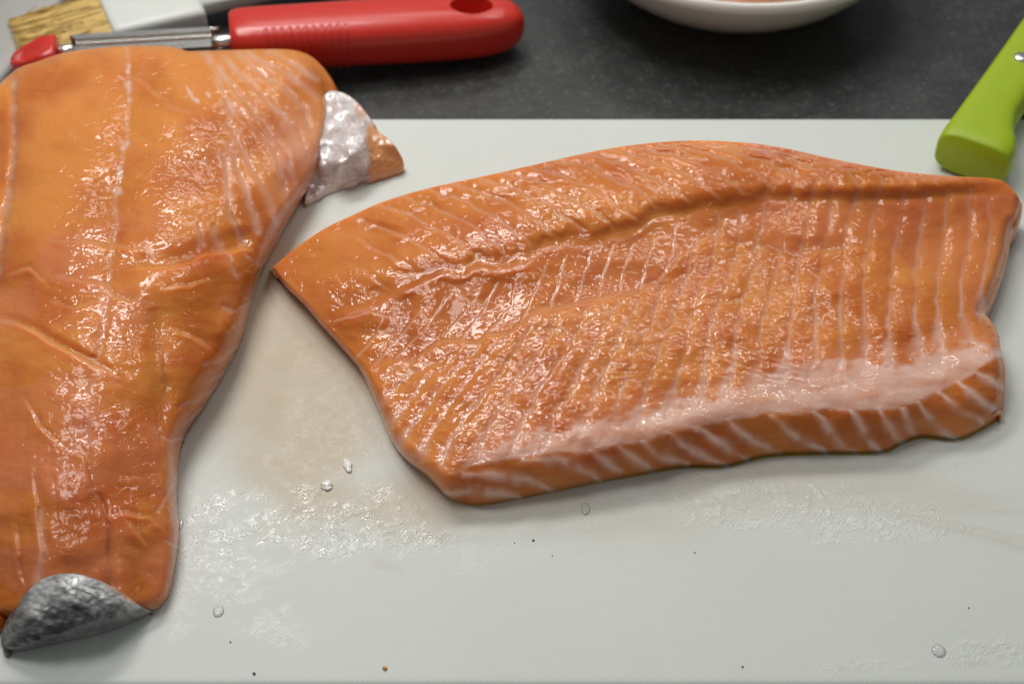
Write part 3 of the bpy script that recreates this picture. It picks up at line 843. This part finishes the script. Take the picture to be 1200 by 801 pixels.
    fat = np.maximum(fat, 0.42 * np.exp(-(tl / 5) ** 2))
    corner = smooth(60, 5, np.hypot((u - 350) / 1.0, (v - 180) / 1.6))
    fat = np.maximum(fat, 0.38 * corner * (0.6 + nzA.fbm(u / 16, v / 16, 2)))
    rim = np.exp(-((d - 3) / 4) ** 2) * smooth(690, 560, v) * 0.04 + np.exp(-(db / 7) ** 2) * 0.5 * smooth(120, 170, u)
    fat = np.maximum(fat, rim)
    for (a, b, c, dd) in [(223, 110, 3, 9), (244, 111, 2.5, 4), (231, 118, 3, 4)]:
        fat = np.maximum(fat, 0.8 * smooth(1.2, .6, np.hypot((u - a - (v - b) * .5) / c, (v - b) / dd)))
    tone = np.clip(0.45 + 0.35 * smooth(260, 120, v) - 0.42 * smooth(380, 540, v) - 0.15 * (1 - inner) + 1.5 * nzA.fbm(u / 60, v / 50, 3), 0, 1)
    pink = np.clip(0.55 * smooth(-0.02, 0.12, nzB.fbm(u / 75, v / 60, 2)) * smooth(230, 300, v) * 0.6 + 0.45 * smooth(40, 5, np.hypot(u - 128, (v - 670) * .4)) + 0.35 * corner + 0.28 * (nzC.fbm(u / 50, v / 70, 2) + .15) * smooth(350, 500, v), 0, .6)
    pink = np.clip(pink + 0.3 * smooth(14, 2, c4d) * (c4s > 0), 0, .7)
    rough = np.clip(0.26 + 0.45 * smooth(290, 200, v) + 1.7 * (nzB.fbm(u / 55, v / 45, 3) + 0.02) + 0.25 * smooth(70, 30, np.hypot(u - 190, (v - 190))), 0, 1) * inner
    fib = np.clip(tz * 0.5, 0, 1)
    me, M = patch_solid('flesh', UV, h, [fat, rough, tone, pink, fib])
    attr(me, 'mask', M[:, :3]); attr(me, 'mask2', np.c_[M[:, 3:5], np.zeros(len(M))])
    return me


lx = unproj(120, 420, 0)
fillet_l = tag(empty('salmon_fillet', (float(lx[0]), float(lx[1]), 0)),
               'long salmon tail fillet with folded dark skin at its tail and silver belly flap', 'salmon fillet')
link('flesh', left_piece(), M_FLESH, fillet_l)


def tail_skin():
    ns, nt = 130, 70
    top = crom([(4, 742), (12, 722), (24, 704), (40, 686), (58, 675), (84, 672), (110, 679), (132, 690), (152, 702), (176, 715)], ns)
    bot = crom([(9, 763), (24, 762), (50, 757), (90, 748), (130, 738), (158, 727), (177, 718)], ns)
    UV = coons(top, crom([(4, 742), (4, 752), (9, 763)], nt), crom([(176, 715), (178, 716.5), (177, 718)], nt), bot)
    u, v = UV[..., 0], UV[..., 1]
    t = np.linspace(0, 1, nt)[:, None]
    ht = np.clip(np.polyval(np.polyfit([0, 20, 60, 100, 150, 178], [0.35, 1.2, 2.1, 2.1, 1.25, 0.10], 3), u), 0.08, 3) * 0.01
    h = ht * np.sqrt(np.clip(1 - t ** 2.0, 0, 1)) * (1 + 0 * u)
    h = h + 0.0012 * nzA.fbm(u / 22, v / 16, 3) * np.clip(4 * t * (1 - t), 0, 1)
    # scale rows
    jx = 9 * nzA.fbm(u / 20, v / 20, 2); jy = 9 * nzB.fbm(u / 20, v / 20, 2)
    a = (u * 0.8 + v * 0.6 + jx) / 11.5; b = (-u * 0.5 + v * 0.9 + jy) / 11.5
    fa = (a + 0.5 * (np.floor(b) % 2)) % 1; fb = b % 1
    scale = np.clip(1 - np.hypot((fa - .5) * 1.5, (fb - 0.9) * 1.0), 0, 1)
    h = h + 0.00025 * scale * np.clip(6 * t * (1 - t), 0, 1)
    light = np.clip(smooth(0.62, 0.10, t + 0.5 * nzB.fbm(u / 14, v / 10, 2)) * smooth(15, 45, u) * 1.2 + 0.28 * smooth(60, 110, u) + 0.3 * nzC.fbm(u / 12, v / 8, 2), 0, 1)  # painted highlight: paler colour along the upper curl of the skin
    rim = smooth(0.07, 0.0, t) * smooth(120, 165, u) * 0.9 + 0 * u
    me, M = patch_solid('tail_skin', UV, h, [light, rim], skirt=5, bulge=0.3, bulge_max=0.003)
    attr(me, 'mask', np.c_[M, np.zeros(len(M))])
    return me


ts = link('tail_skin', tail_skin(), M_TAIL, fillet_l)
ts['label'] = 'dark grey scaly skin folded up at the tail end'


def belly_flap():
    ns, nt = 90, 110
    top = crom([(376, 120), (386, 107), (402, 109), (416, 118), (428, 132), (438, 146)], ns)
    right = crom([(438, 146), (440, 152), (452, 161), (464, 174), (468, 188), (456, 196)], nt)
    left = crom([(376, 120), (372, 150), (366, 190), (358, 234)], nt)
    bot = crom([(358, 234), (376, 226), (400, 217), (424, 206), (440, 197), (456, 196)], ns)
    UV = coons(top, left, right, bot)
    u, v = UV[..., 0], UV[..., 1]
    h = TPS([(376, 120, 1.7), (402, 109, 1.6), (438, 146, 1.5), (464, 176, 1.0), (456, 196, .5), (410, 150, 1.7), (420, 180, 1.4), (400, 200, 1.0), (370, 190, 1.1), (358, 234, .25), (400, 217, .3), (440, 197, .45)])(u, v) * .01
    h = h + 0.0034 * nzA.fbm(u / 26, v / 24, 2) + 0.0005 * nzB.fbm(u / 9, v / 9, 2)
    s = np.linspace(0, 1, ns)[None, :]
    light = np.clip(0.55 + 1.2 * nzC.fbm(u / 16, v / 14, 3) + 0.2 * smooth(.6, .3, s), 0, 1)
    fl = smooth(0.0, 6, (u - 420) * .9 + (v - 150) * -0.05 + 8 * nzB.fbm(u / 9, v / 9, 2) - 6) * smooth(140, 150, v)
    fl = np.maximum(fl, 0.6 * smooth(12, 4, np.hypot(u - 424, (v - 128) * .8)))
    me, M = patch_solid('belly_flap', UV, h, [light, np.clip(fl, 0, 1)], skirt=5, bulge=0.25, bulge_max=0.002)
    attr(me, 'mask', np.c_[M, np.zeros(len(M))])
    return me


bf = link('belly_flap', belly_flap(), M_BELLY, fillet_l)
bf['label'] = 'crinkled silver belly skin flap with orange flesh edge'


# ------------------------------------------------------------------ utensil helpers
def loft(sections, cap=True):
    """list of rings (n x 3) -> verts, faces"""
    n = len(sections[0]); V = np.concatenate(sections); Fs = []
    for i in range(len(sections) - 1):
        for j in range(n):
            k = (j + 1) % n
            Fs.append((i * n + j, i * n + k, (i + 1) * n + k, (i + 1) * n + j))
    if cap:
        Fs.append(tuple(range(n))[::-1]); Fs.append(tuple((len(sections) - 1) * n + j for j in range(n)))
    return V, Fs


def sring(x, w, t, n=40, e=3.0, zc=0.0, yc=0.0):
    """superellipse ring in the yz plane at x"""
    a = np.linspace(0, 2 * math.pi, n, endpoint=False)
    c, s = np.cos(a), np.sin(a)
    y = np.sign(c) * np.abs(c) ** (2 / e) * w / 2; z = np.sign(s) * np.abs(s) ** (2 / e) * t / 2
    return np.stack([np.full(n, x), y + yc, z + zc], -1)


def fix_normals(me):
    bm = bmesh.new(); bm.from_mesh(me); bmesh.ops.recalc_face_normals(bm, faces=bm.faces); bm.to_mesh(me); bm.free()
    return me


def lofted(name, sections, cap=True, smooth_shade=True):
    V, Fs = loft(sections, cap)
    return fix_normals(mesh_from(name, V, Fs, smooth_shade))


def add_mods(o, bevel=0.0, seg=2, sub=0):
    if bevel:
        m = o.modifiers.new('bevel', 'BEVEL'); m.width = bevel; m.segments = seg; m.limit_method = 'ANGLE'; m.angle_limit = math.radians(40)
    if sub:
        m = o.modifiers.new('sub', 'SUBSURF'); m.levels = sub; m.render_levels = sub
    return o


def frame_at(o, origin, xdir):
    """local x along xdir (horizontal)"""
    o.location = origin
    o.rotation_euler = (0, 0, math.atan2(xdir[1], xdir[0]))


def child(name, me, mat, parent):
    """part whose mesh is in the parent's local frame"""
    o = bpy.data.objects.new(name, me)
    col.objects.link(o)
    if mat: me.materials.append(mat)
    o.parent = parent
    return o


def bake(o):
    """apply modifiers of o into its mesh"""
    dg = bpy.context.evaluated_depsgraph_get()
    me = bpy.data.meshes.new_from_object(o.evaluated_get(dg))
    o.modifiers.clear(); o.data = me
    return o


def box_me(name, x0, x1, y0, y1, z0, z1):
    V = [(x, y, z) for x in (x0, x1) for y in (y0, y1) for z in (z0, z1)]
    Fs = [(0, 1, 3, 2), (4, 6, 7, 5), (0, 4, 5, 1), (2, 3, 7, 6), (0, 2, 6, 4), (1, 5, 7, 3)]
    return fix_normals(mesh_from(name, V, Fs, False))


# ------------------------------------------------------------------ red vegetable peeler on the worktop behind the board
HZ = WZ + 0.0135                                                # handle axis height
pa, pb = P3(269, 46, HZ + 0.0065), P3(613, 26, HZ)
LEN = (pb - pa).length
peeler = tag(empty('vegetable_peeler', (0, 0, 0)), 'red plastic vegetable peeler with ribbed handle and serrated steel blade', 'peeler')
frame_at(peeler, (pa.x, pa.y, WZ + 0.0065), pb - pa)
peeler.rotation_euler[1] = math.asin(0.0065 / LEN)
hz = 0.0130
secs = []
W0, T0 = 0.0325, 0.0240
for x, w, t in [(0, .80, .86), (0.0012, .90, .94), (0.004, .97, .98), (0.010, 1, 1), (0.03, 1.02, 1.0), (0.06, 1.05, 1.02), (LEN - 0.06, 1.08, 1.05), (LEN - 0.035, 1.06, 1.05), (LEN - 0.022, 1.0, 1.03),
                (LEN - 0.013, .88, .96), (LEN - 0.007, .70, .84), (LEN - 0.003, .50, .65), (LEN - 0.0008, .27, .38), (LEN, .08, .12)]:
    secs.append(sring(x, W0 * w, T0 * t, 48, 2.9, hz))
handle = child('handle', lofted('handle', secs), M_RED, peeler)
cut = bpy.data.objects.new('cutter', lofted('cutter', [np.stack([LEN - 0.0265 + 0.0105 * np.cos(a), -0.0010 + 0.0075 * np.sin(a), np.full(40, z)], -1) for z in (hz + 0.002, hz + 0.03) for a in [np.linspace(0, 2 * math.pi, 40, endpoint=False)]]))
col.objects.link(cut)
cut.parent = peeler
bpy.context.view_layer.update()
bo = handle.modifiers.new('hole', 'BOOLEAN'); bo.object = cut; bo.operation = 'DIFFERENCE'; bo.solver = 'EXACT'
add_mods(handle, 0.0012, 3)
bake(handle)
bpy.data.objects.remove(cut)
handle.data.polygons.foreach_set('use_smooth', [True] * len(handle.data.polygons))
for i in range(11):                                             # grip ribs on the near side
    x = 0.0165 + i * 0.0037
    prof = [(-0.0110, 0.0243), (-0.0150, 0.0222), (-0.0166, 0.0190), (-0.0171, 0.0130), (-0.0166, 0.0070), (-0.0148, 0.0035)]
    ring = []
    for y, z in prof:
        ring.append(np.array([(x - 0.0009, y + 0.0016, z), (x - 0.0006, y - 0.0002, z), (x + 0.0006, y - 0.0002, z), (x + 0.0009, y + 0.0016, z)]))
    child('grip_rib', lofted('grip_rib', ring), M_RED, peeler)
# collar, pins, blade channel, red nose
bl0, bl1 = -0.0745, 0.004
child('blade_pin', lofted('blade_pin', [sring(x, w, w, 20, 2.0, 0.0115) for x, w in [(-0.0095, .0070), (-0.009, .0082), (0.0035, .0082), (0.004, .0070)]]), M_STEEL, peeler)
child('blade_pin', lofted('blade_pin', [sring(x, w, w, 20, 2.0, 0.0115) for x, w in [(-0.0790, .0060), (-0.0785, .0074), (-0.0720, .0074), (-0.0715, .0060)]]), M_STEEL, peeler)


def blade_mesh():
    secs = []
    for x in np.linspace(-0.0735, -0.005, 24):
        a = np.linspace(math.radians(200), math.radians(395), 14)
        r = 0.0088
        outer = np.stack([np.full(14, x), r * np.cos(a) - 0.0012, 0.0120 + r * 0.92 * np.sin(a)], -1)
        inner = np.stack([np.full(14, x), (r - .0008) * np.cos(a[::-1]) - 0.0012, 0.0120 + (r - .0008) * 0.92 * np.sin(a[::-1])], -1)
        secs.append(np.concatenate([outer, inner]))
    return lofted('blade', secs)


blade = child('blade', blade_mesh(), M_STEEL, peeler)
# flat cutting strip with the teeth, on the near side of the slot
child('cutting_strip', box_me('cutting_strip', -0.071, -0.009, -0.0105, -0.0035, 0.0160, 0.0168), M_STEEL, peeler)
tooth = lofted('tooth', [np.array([(0, -.0038, .0169), (.0009, -.0038, .0169), (.0009, -.0018, .0172), (0, -.0018, .0172)]),
                         np.array([(0.0002, -.0036, .0178), (.0007, -.0036, .0178), (.0007, -.0020, .0181), (0.0002, -.0020, .0181)])], True, False)
tooth.materials.append(M_STEEL)
for i in range(44):
    o = bpy.data.objects.new('tooth', tooth); col.objects.link(o); o.parent = blade; o.location = (-0.0700 + i * 0.00140, 0, 0)
child('slot', box_me('slot', -0.071, -0.009, -0.0012, 0.0016, 0.0158, 0.0174), M_SLOT, peeler)
child('cutting_strip', box_me('cutting_strip', -0.071, -0.009, 0.0018, 0.0064, 0.0160, 0.0168), M_STEEL, peeler)
nose = []
for x, w, t, zc in [(-0.0795, .0195, .0150, .0100), (-0.0815, .0205, .0165, .0102), (-0.088, .0200, .0150, .0100), (-0.0945, .0165, .0110, .0090), (-0.0995, .0105, .0070, .0078), (-0.1012, .0050, .0040, .0070)]:
    nose.append(sring(x, w, t, 32, 2.6, zc))
nm = lofted('nose', nose)
for vtx in nm.vertices:                                         # scooped top of the eye remover
    if vtx.co.z > 0.011 and vtx.co.x < -0.084 and abs(vtx.co.y) < 0.0075:
        vtx.co.z -= 0.0045 * (1 - (vtx.co.y / 0.0075) ** 2)
nose_o = child('nose', nm, M_RED, peeler)
nose_o['label'] = 'pointed red scoop tip'

# ------------------------------------------------------------------ pastry brush behind the peeler
BZ = WZ + 0.009
b0, b1 = P3(30, 46, BZ), P3(230, 10, BZ)
ba = P3(22, 52, BZ); bb = P3(345, -20, BZ)
brush = tag(empty('pastry_brush', (0, 0, 0)), 'pastry brush with golden bristles and flat white plastic handle', 'brush')
ax = (bb - ba); ax.z = 0
frame_at(brush, (ba.x, ba.y, WZ), ax)
L1 = 0.045


def bristle_mesh():
    rng = np.random.default_rng(4)
    secs = []
    for i, x in enumerate(np.linspace(0, L1 + 0.004, 10)):
        f = i / 9
        secs.append(sring(x, 0.039 + 0.002 * f, 0.0075 + 0.005 * f, 44, 5.0, 0.0105 - 0.001 * (1 - f)))
    secs[0][:, 0] += rng.normal(0, 0.0010, 44)
    V, Fs = loft(secs)
    V = list(map(tuple, V)); Fs = list(Fs)
    # single hairs over the block
    for i in range(420):
        y = rng.uniform(-0.0192, 0.0192); z0 = 0.0105 + rng.uniform(-.003, .0060); x0 = L1 * rng.uniform(0.2, 1); x1 = rng.normal(-0.0006, 0.0011)
        yo = y + rng.normal(0, 0.0012); z1 = min(z0, 0.0100 + rng.uniform(-.003, .004)) + rng.normal(0, .0003)
        r = 0.00022
        b = len(V)
        for (px, py, pz) in ((x0, y, z0 + .0004), (x1, yo, z1)):
            V += [(px, py - r, pz), (px, py + r, pz), (px, py, pz + r * 1.6)]
        Fs += [(b, b + 1, b + 4, b + 3), (b + 1, b + 2, b + 5, b + 4), (b + 2, b, b + 3, b + 5), (b + 5, b + 3, b + 4)]
    return mesh_from('bristles', V, Fs)


child('bristles', bristle_mesh(), M_BRISTLE, brush)
child('collar', lofted('collar', [sring(x, w, t, 44, 5.5, 0.0112) for x, w, t in [(L1 - .002, .0425, .0135), (L1 - .001, .0435, .0150), (L1 + .002, .0440, .0155), (L1 + .030, .0455, .0165), (L1 + .040, .0455, .0165), (L1 + .042, .0445, .0150), (L1 + .043, .043, .013)]]), M_WHITEPL, brush)
child('handle', lofted('handle', [sring(x, w, t, 36, 4.0, 0.0115) for x, w, t in [(L1 + .041, .0220, .0095), (L1 + .06, .0215, .0090), (L1 + .12, .0225, .0090), (L1 + .150, .0230, .0090), (L1 + .158, .018, .008), (L1 + .160, .010, .005)]]), M_WHITEPL, brush)

# ------------------------------------------------------------------ pale grey tray in the corner
t0, t1 = P3(72, 0, WZ + 0.010), P3(2, 92, WZ + 0.010)
td = (t1 - t0); td.z = 0; td.normalize()
tray = tag(empty('serving_tray', (0, 0, 0)), 'pale grey tray with wide flat rim beside the brush bristles', 'tray')
tn = Vector((td.y, -td.x, 0))
if tn.x > 0: tn = -tn                                           # away from the scene, to the left
org = t0 - td * 0.20
frame_at(tray, (org.x, org.y, WZ), td)
sgn = 1 if Vector((-td.y, td.x, 0)).dot(tn) > 0 else -1


def rrect(x0, x1, y0, y1, r, z, n=10):
    pts = []
    for cx, cy, a0 in ((x1 - r, y1 - r, 0), (x0 + r, y1 - r, 90), (x0 + r, y0 + r, 180), (x1 - r, y0 + r, 270)):
        for a in np.linspace(a0, a0 + 90, n):
            pts.append((cx + r * math.cos(math.radians(a)), cy + r * math.sin(math.radians(a)), z))
    return np.array(pts)


def inset(d, z, r):
    a, b = sorted((sgn * d, sgn * (0.22 - d)))
    return rrect(d, 0.42 - d, a, b, max(r - d * .6, 0.004), z, 12)


tr_secs = [inset(0.006, 0.0004, .03), inset(0.0015, 0.004, .03), inset(0.0, 0.0075, .03), inset(0.0006, 0.0095, .03), inset(0.0025, 0.0108, .03), inset(0.0265, 0.0112, .03), inset(0.0280, 0.0104, .03),
           inset(0.0300, 0.0070, .03), inset(0.034, 0.0042, .03), inset(0.05, 0.0035, .03)]
child('tray_body', lofted('tray_body', tr_secs), M_GREY, tray)

# ------------------------------------------------------------------ white bowl with scraps
bc = Vector((float(unproj(874, 0, 0.036)[0]) * 1.10, 0.0, WZ))
BH = 0.80
near_rim = P3(884, 10, WZ + 0.050 * BH)
RB = 0.128 * 0.70
bc = Vector((near_rim.x * 1.02, near_rim.y + RB, WZ))
bowl = tag(empty('bowl', bc), 'white ceramic bowl of fish scraps standing behind the cutting board', 'bowl')


def lathe(prof, n=96):
    a = np.linspace(0, 2 * math.pi, n, endpoint=False)
    return [np.stack([0.70 * r * np.cos(a), 0.70 * r * np.sin(a), np.full(n, z * BH)], -1) for r, z in prof]


child('body', lofted('body', lathe([(0.066, 0.0006), (0.069, 0.0004), (0.071, 0.002), (0.074, 0.004), (0.088, 0.0105), (0.102, 0.020), (0.114, 0.031), (0.1225, 0.0415), (0.1245, 0.0445),
                                    (0.1215, 0.0445), (0.113, 0.033), (0.100, 0.0225), (0.085, 0.013), (0.06, 0.0065), (0.02, 0.0055)])), M_CERAMIC, bowl)
child('rim', lofted('rim', lathe([(0.1212, 0.0440), (0.1250, 0.0432), (0.1275, 0.0448), (0.1282, 0.0475), (0.1272, 0.0502), (0.1248, 0.0514), (0.1222, 0.0505), (0.1206, 0.0480), (0.1206, 0.0455), (0.1212, 0.0440)]), False), M_CERAMIC, bowl)


def chunk(name, seed, sx, sy, sz):
    bm = bmesh.new(); bmesh.ops.create_icosphere(bm, subdivisions=4, radius=1)
    V = np.array([v.co[:] for v in bm.verts]); n = Noise(seed)
    r = 1 + 0.35 * n.fbm(V[:, 0] * 1.3 + 5, V[:, 1] * 1.3 + V[:, 2] * 1.7, 3)
    for v, q in zip(bm.verts, V * r[:, None]):
        s = lambda t: math.copysign(abs(t) ** 0.75, t)
        v.co = (s(q[0]) * sx, s(q[1]) * sy, s(q[2]) * sz)
    me = bpy.data.meshes.new(name); bm.to_mesh(me); bm.free()
    me.polygons.foreach_set('use_smooth', [True] * len(me.polygons))
    Vn = np.array([v.co[:] for v in me.vertices])
    vec_attr(me, 'surf', Vn * 30)
    f = np.clip(0.25 + 1.3 * n.fbm(Vn[:, 0] * 90, Vn[:, 1] * 90 + Vn[:, 2] * 60, 3), 0, 1)
    attr(me, 'mask', np.stack([f, 0.3 + 0 * f, 0.3 + 0 * f], -1)); attr(me, 'mask2', np.stack([0.6 + 0 * f, 0 * f, 0 * f], -1))
    return me


for i, (dx, dy, z, sx, sy, sz, rz, lab) in enumerate([
        (0.004, -0.060, 0.030, 0.030, 0.024, 0.013, 0.3, 'pale pink salmon scrap in the white bowl'),
        (-0.034, -0.045, 0.029, 0.026, 0.024, 0.014, 1.2, 'dark reddish salmon scrap in the white bowl'),
        (0.044, -0.040, 0.030, 0.028, 0.026, 0.014, 2.0, 'orange salmon scrap at the right of the white bowl heap')]):
    o = tag(link('fish_scrap', chunk('fish_scrap', 40 + i, sx, sy, sz), M_FLESH), lab, 'fish scrap')
    o.location = bc + Vector((dx * .7, dy * .7, z - 0.002)); o.rotation_euler = (0.1 * i, -0.1, rz)

# ------------------------------------------------------------------ green-handled knife
KT = 0.020
k0 = P3(1137, 186, 0.011)
e0 = P3(1110, 153, KT); e1 = P3(1200, 22, KT)
kd = e1 - e0; kd.z = 0; kd.normalize()
knife = tag(empty('kitchen_knife', (0, 0, 0)), 'kitchen knife with lime green plastic handle lying on the board rim', 'knife')
frame_at(knife, (k0.x, k0.y, 0), kd)


def hring(x, yl, yr, z0, z1, e=3.8, n=64):
    return sring(x, yl - yr, z1 - z0, n, e, (z0 + z1) / 2, (yl + yr) / 2)


ks = []
for x, yl, yr, z0, z1 in [(-0.0004, .0142, -.0148, .0022, .0195), (0.0000, .0148, -.0155, .0016, .0201), (0.0012, .0154, -.0162, .0010, .0207), (0.006, .0156, -.0165, .0008, .0209),
                          (0.013, .0155, -.0150, .0008, .0209), (0.022, .0152, -.0108, .0008, .0208), (0.033, .0150, -.0082, .0008, .0206), (0.050, .0148, -.0080, .0008, .0204),
                          (0.075, .0146, -.0100, .0009, .0200), (0.10, .0145, -.0105, .0012, .0196), (0.118, .0145, -.0125, .0020, .0186), (0.122, .0135, -.012, .0035, .0170)]:
    ks.append(hring(x, yl, yr, z0, z1))
child('handle', lofted('handle', ks), M_GREEN, knife)
for x in (0.071, 0.103):
    child('rivet', lofted('rivet', [np.stack([x + r * np.cos(a), 0.0032 + r * np.sin(a), np.full(24, z)], -1) for r, z in [(.0036, .018), (.0036, .0206), (.0030, .0211), (.001, .0213)] for a in [np.linspace(0, 2 * math.pi, 24, endpoint=False)]]), M_STEEL, knife)
bl = [(x, yl, yr) for x, yl, yr in [(0.119, .013, -.016), (0.16, .013, -.020), (0.22, .012, -.020), (0.27, .009, -.014), (0.30, .003, -.004), (0.308, -.0005, -.0015)]]
child('blade', lofted('blade', [np.array([(x, yl, .0118), (x, yl, .0100), (x, yr, .0108), (x, yr, .0110)]) for x, yl, yr in bl], True, False), M_STEEL, knife)


# ------------------------------------------------------------------ bits and drops on the board
def blob_me(name, rx, ry, rz, seed, rough=0.3, sub=3):
    bm = bmesh.new(); bmesh.ops.create_icosphere(bm, subdivisions=sub, radius=1)
    n = Noise(seed)
    V = np.array([v.co[:] for v in bm.verts])
    r = 1 + rough * n.fbm(V[:, 0] * 1.6 + 3, V[:, 1] * 1.6 + V[:, 2], 3)
    for v, q in zip(bm.verts, V * r[:, None]):
        v.co = (q[0] * rx, q[1] * ry, max(q[2], -0.25) * rz)
    me = bpy.data.meshes.new(name); bm.to_mesh(me); bm.free()
    me.polygons.foreach_set('use_smooth', [True] * len(me.polygons))
    return me


PX = 0.0003                                                     # about one photo pixel on the board, in metres
for i, (u, v, a, b, rz, lab) in enumerate([(408, 545, 5, 8, 0.4, 'white flesh crumb between the fillets, larger of two'), (383, 569, 7, 5, 0.2, 'white flesh crumb between the fillets, smaller of two')]):
    p = P3(u, v, 0)
    o = tag(link('flesh_crumb', blob_me('flesh_crumb', a * PX, b * PX * 1.3, 0.0007, 60 + i, 0.6), M_BIT), lab, 'crumb', 'white crumbs between the fillets')
    o.location = (p.x, p.y, 0.0003); o.rotation_euler = (0, 0, rz)
for i, (u, v, a, b, lab) in enumerate([(686, 596, 7, 10, 'water bead in front of the ribbed fillet'), (1100, 762, 10, 9, 'round water drop near the front rim of the board'),
                                       (256, 716, 8, 8, 'round water drop beside the dark tail skin'), (212, 614, 4, 8, 'small water drop touching the tail fillet side')]):
    p = P3(u, v, 0)
    o = tag(link('water_drop', blob_me('water_drop', a * PX * .7, b * PX * .85, min(a, b) * PX * 0.20, 70 + i, 0.15), M_WATER), lab, 'water drop', 'water drops on the board')
    o.location = (p.x, p.y, 0.0003)
for i, (u, v, r) in enumerate([(625, 633, 1.6), (603, 636, 0.9), (647, 651, 0.8), (270, 752, 1.2), (298, 789, 1.9), (870, 781, 1.5), (814, 647, 1.0), (1135, 712, 1.1)]):
    p = P3(u, v, 0)
    o = tag(link('dark_speck', blob_me('dark_speck', r * PX * .75, r * PX * .75, r * PX * .6, 90 + i, 0.8, 2), M_SPECK), 'tiny dark speck on the white cutting board', 'speck', 'dark specks on the board')
    o.location = (p.x, p.y, 0.0002)
p = P3(451, 783, 0)
o = tag(link('orange_speck', blob_me('orange_speck', 2.6 * PX, 2.6 * PX, .0006, 99, .5, 2), plastic('orange_speck', (0.62, 0.25, 0.02), 0.3)), 'tiny orange speck near the front rim of the board', 'speck')
o.location = (p.x, p.y, 0.0002)
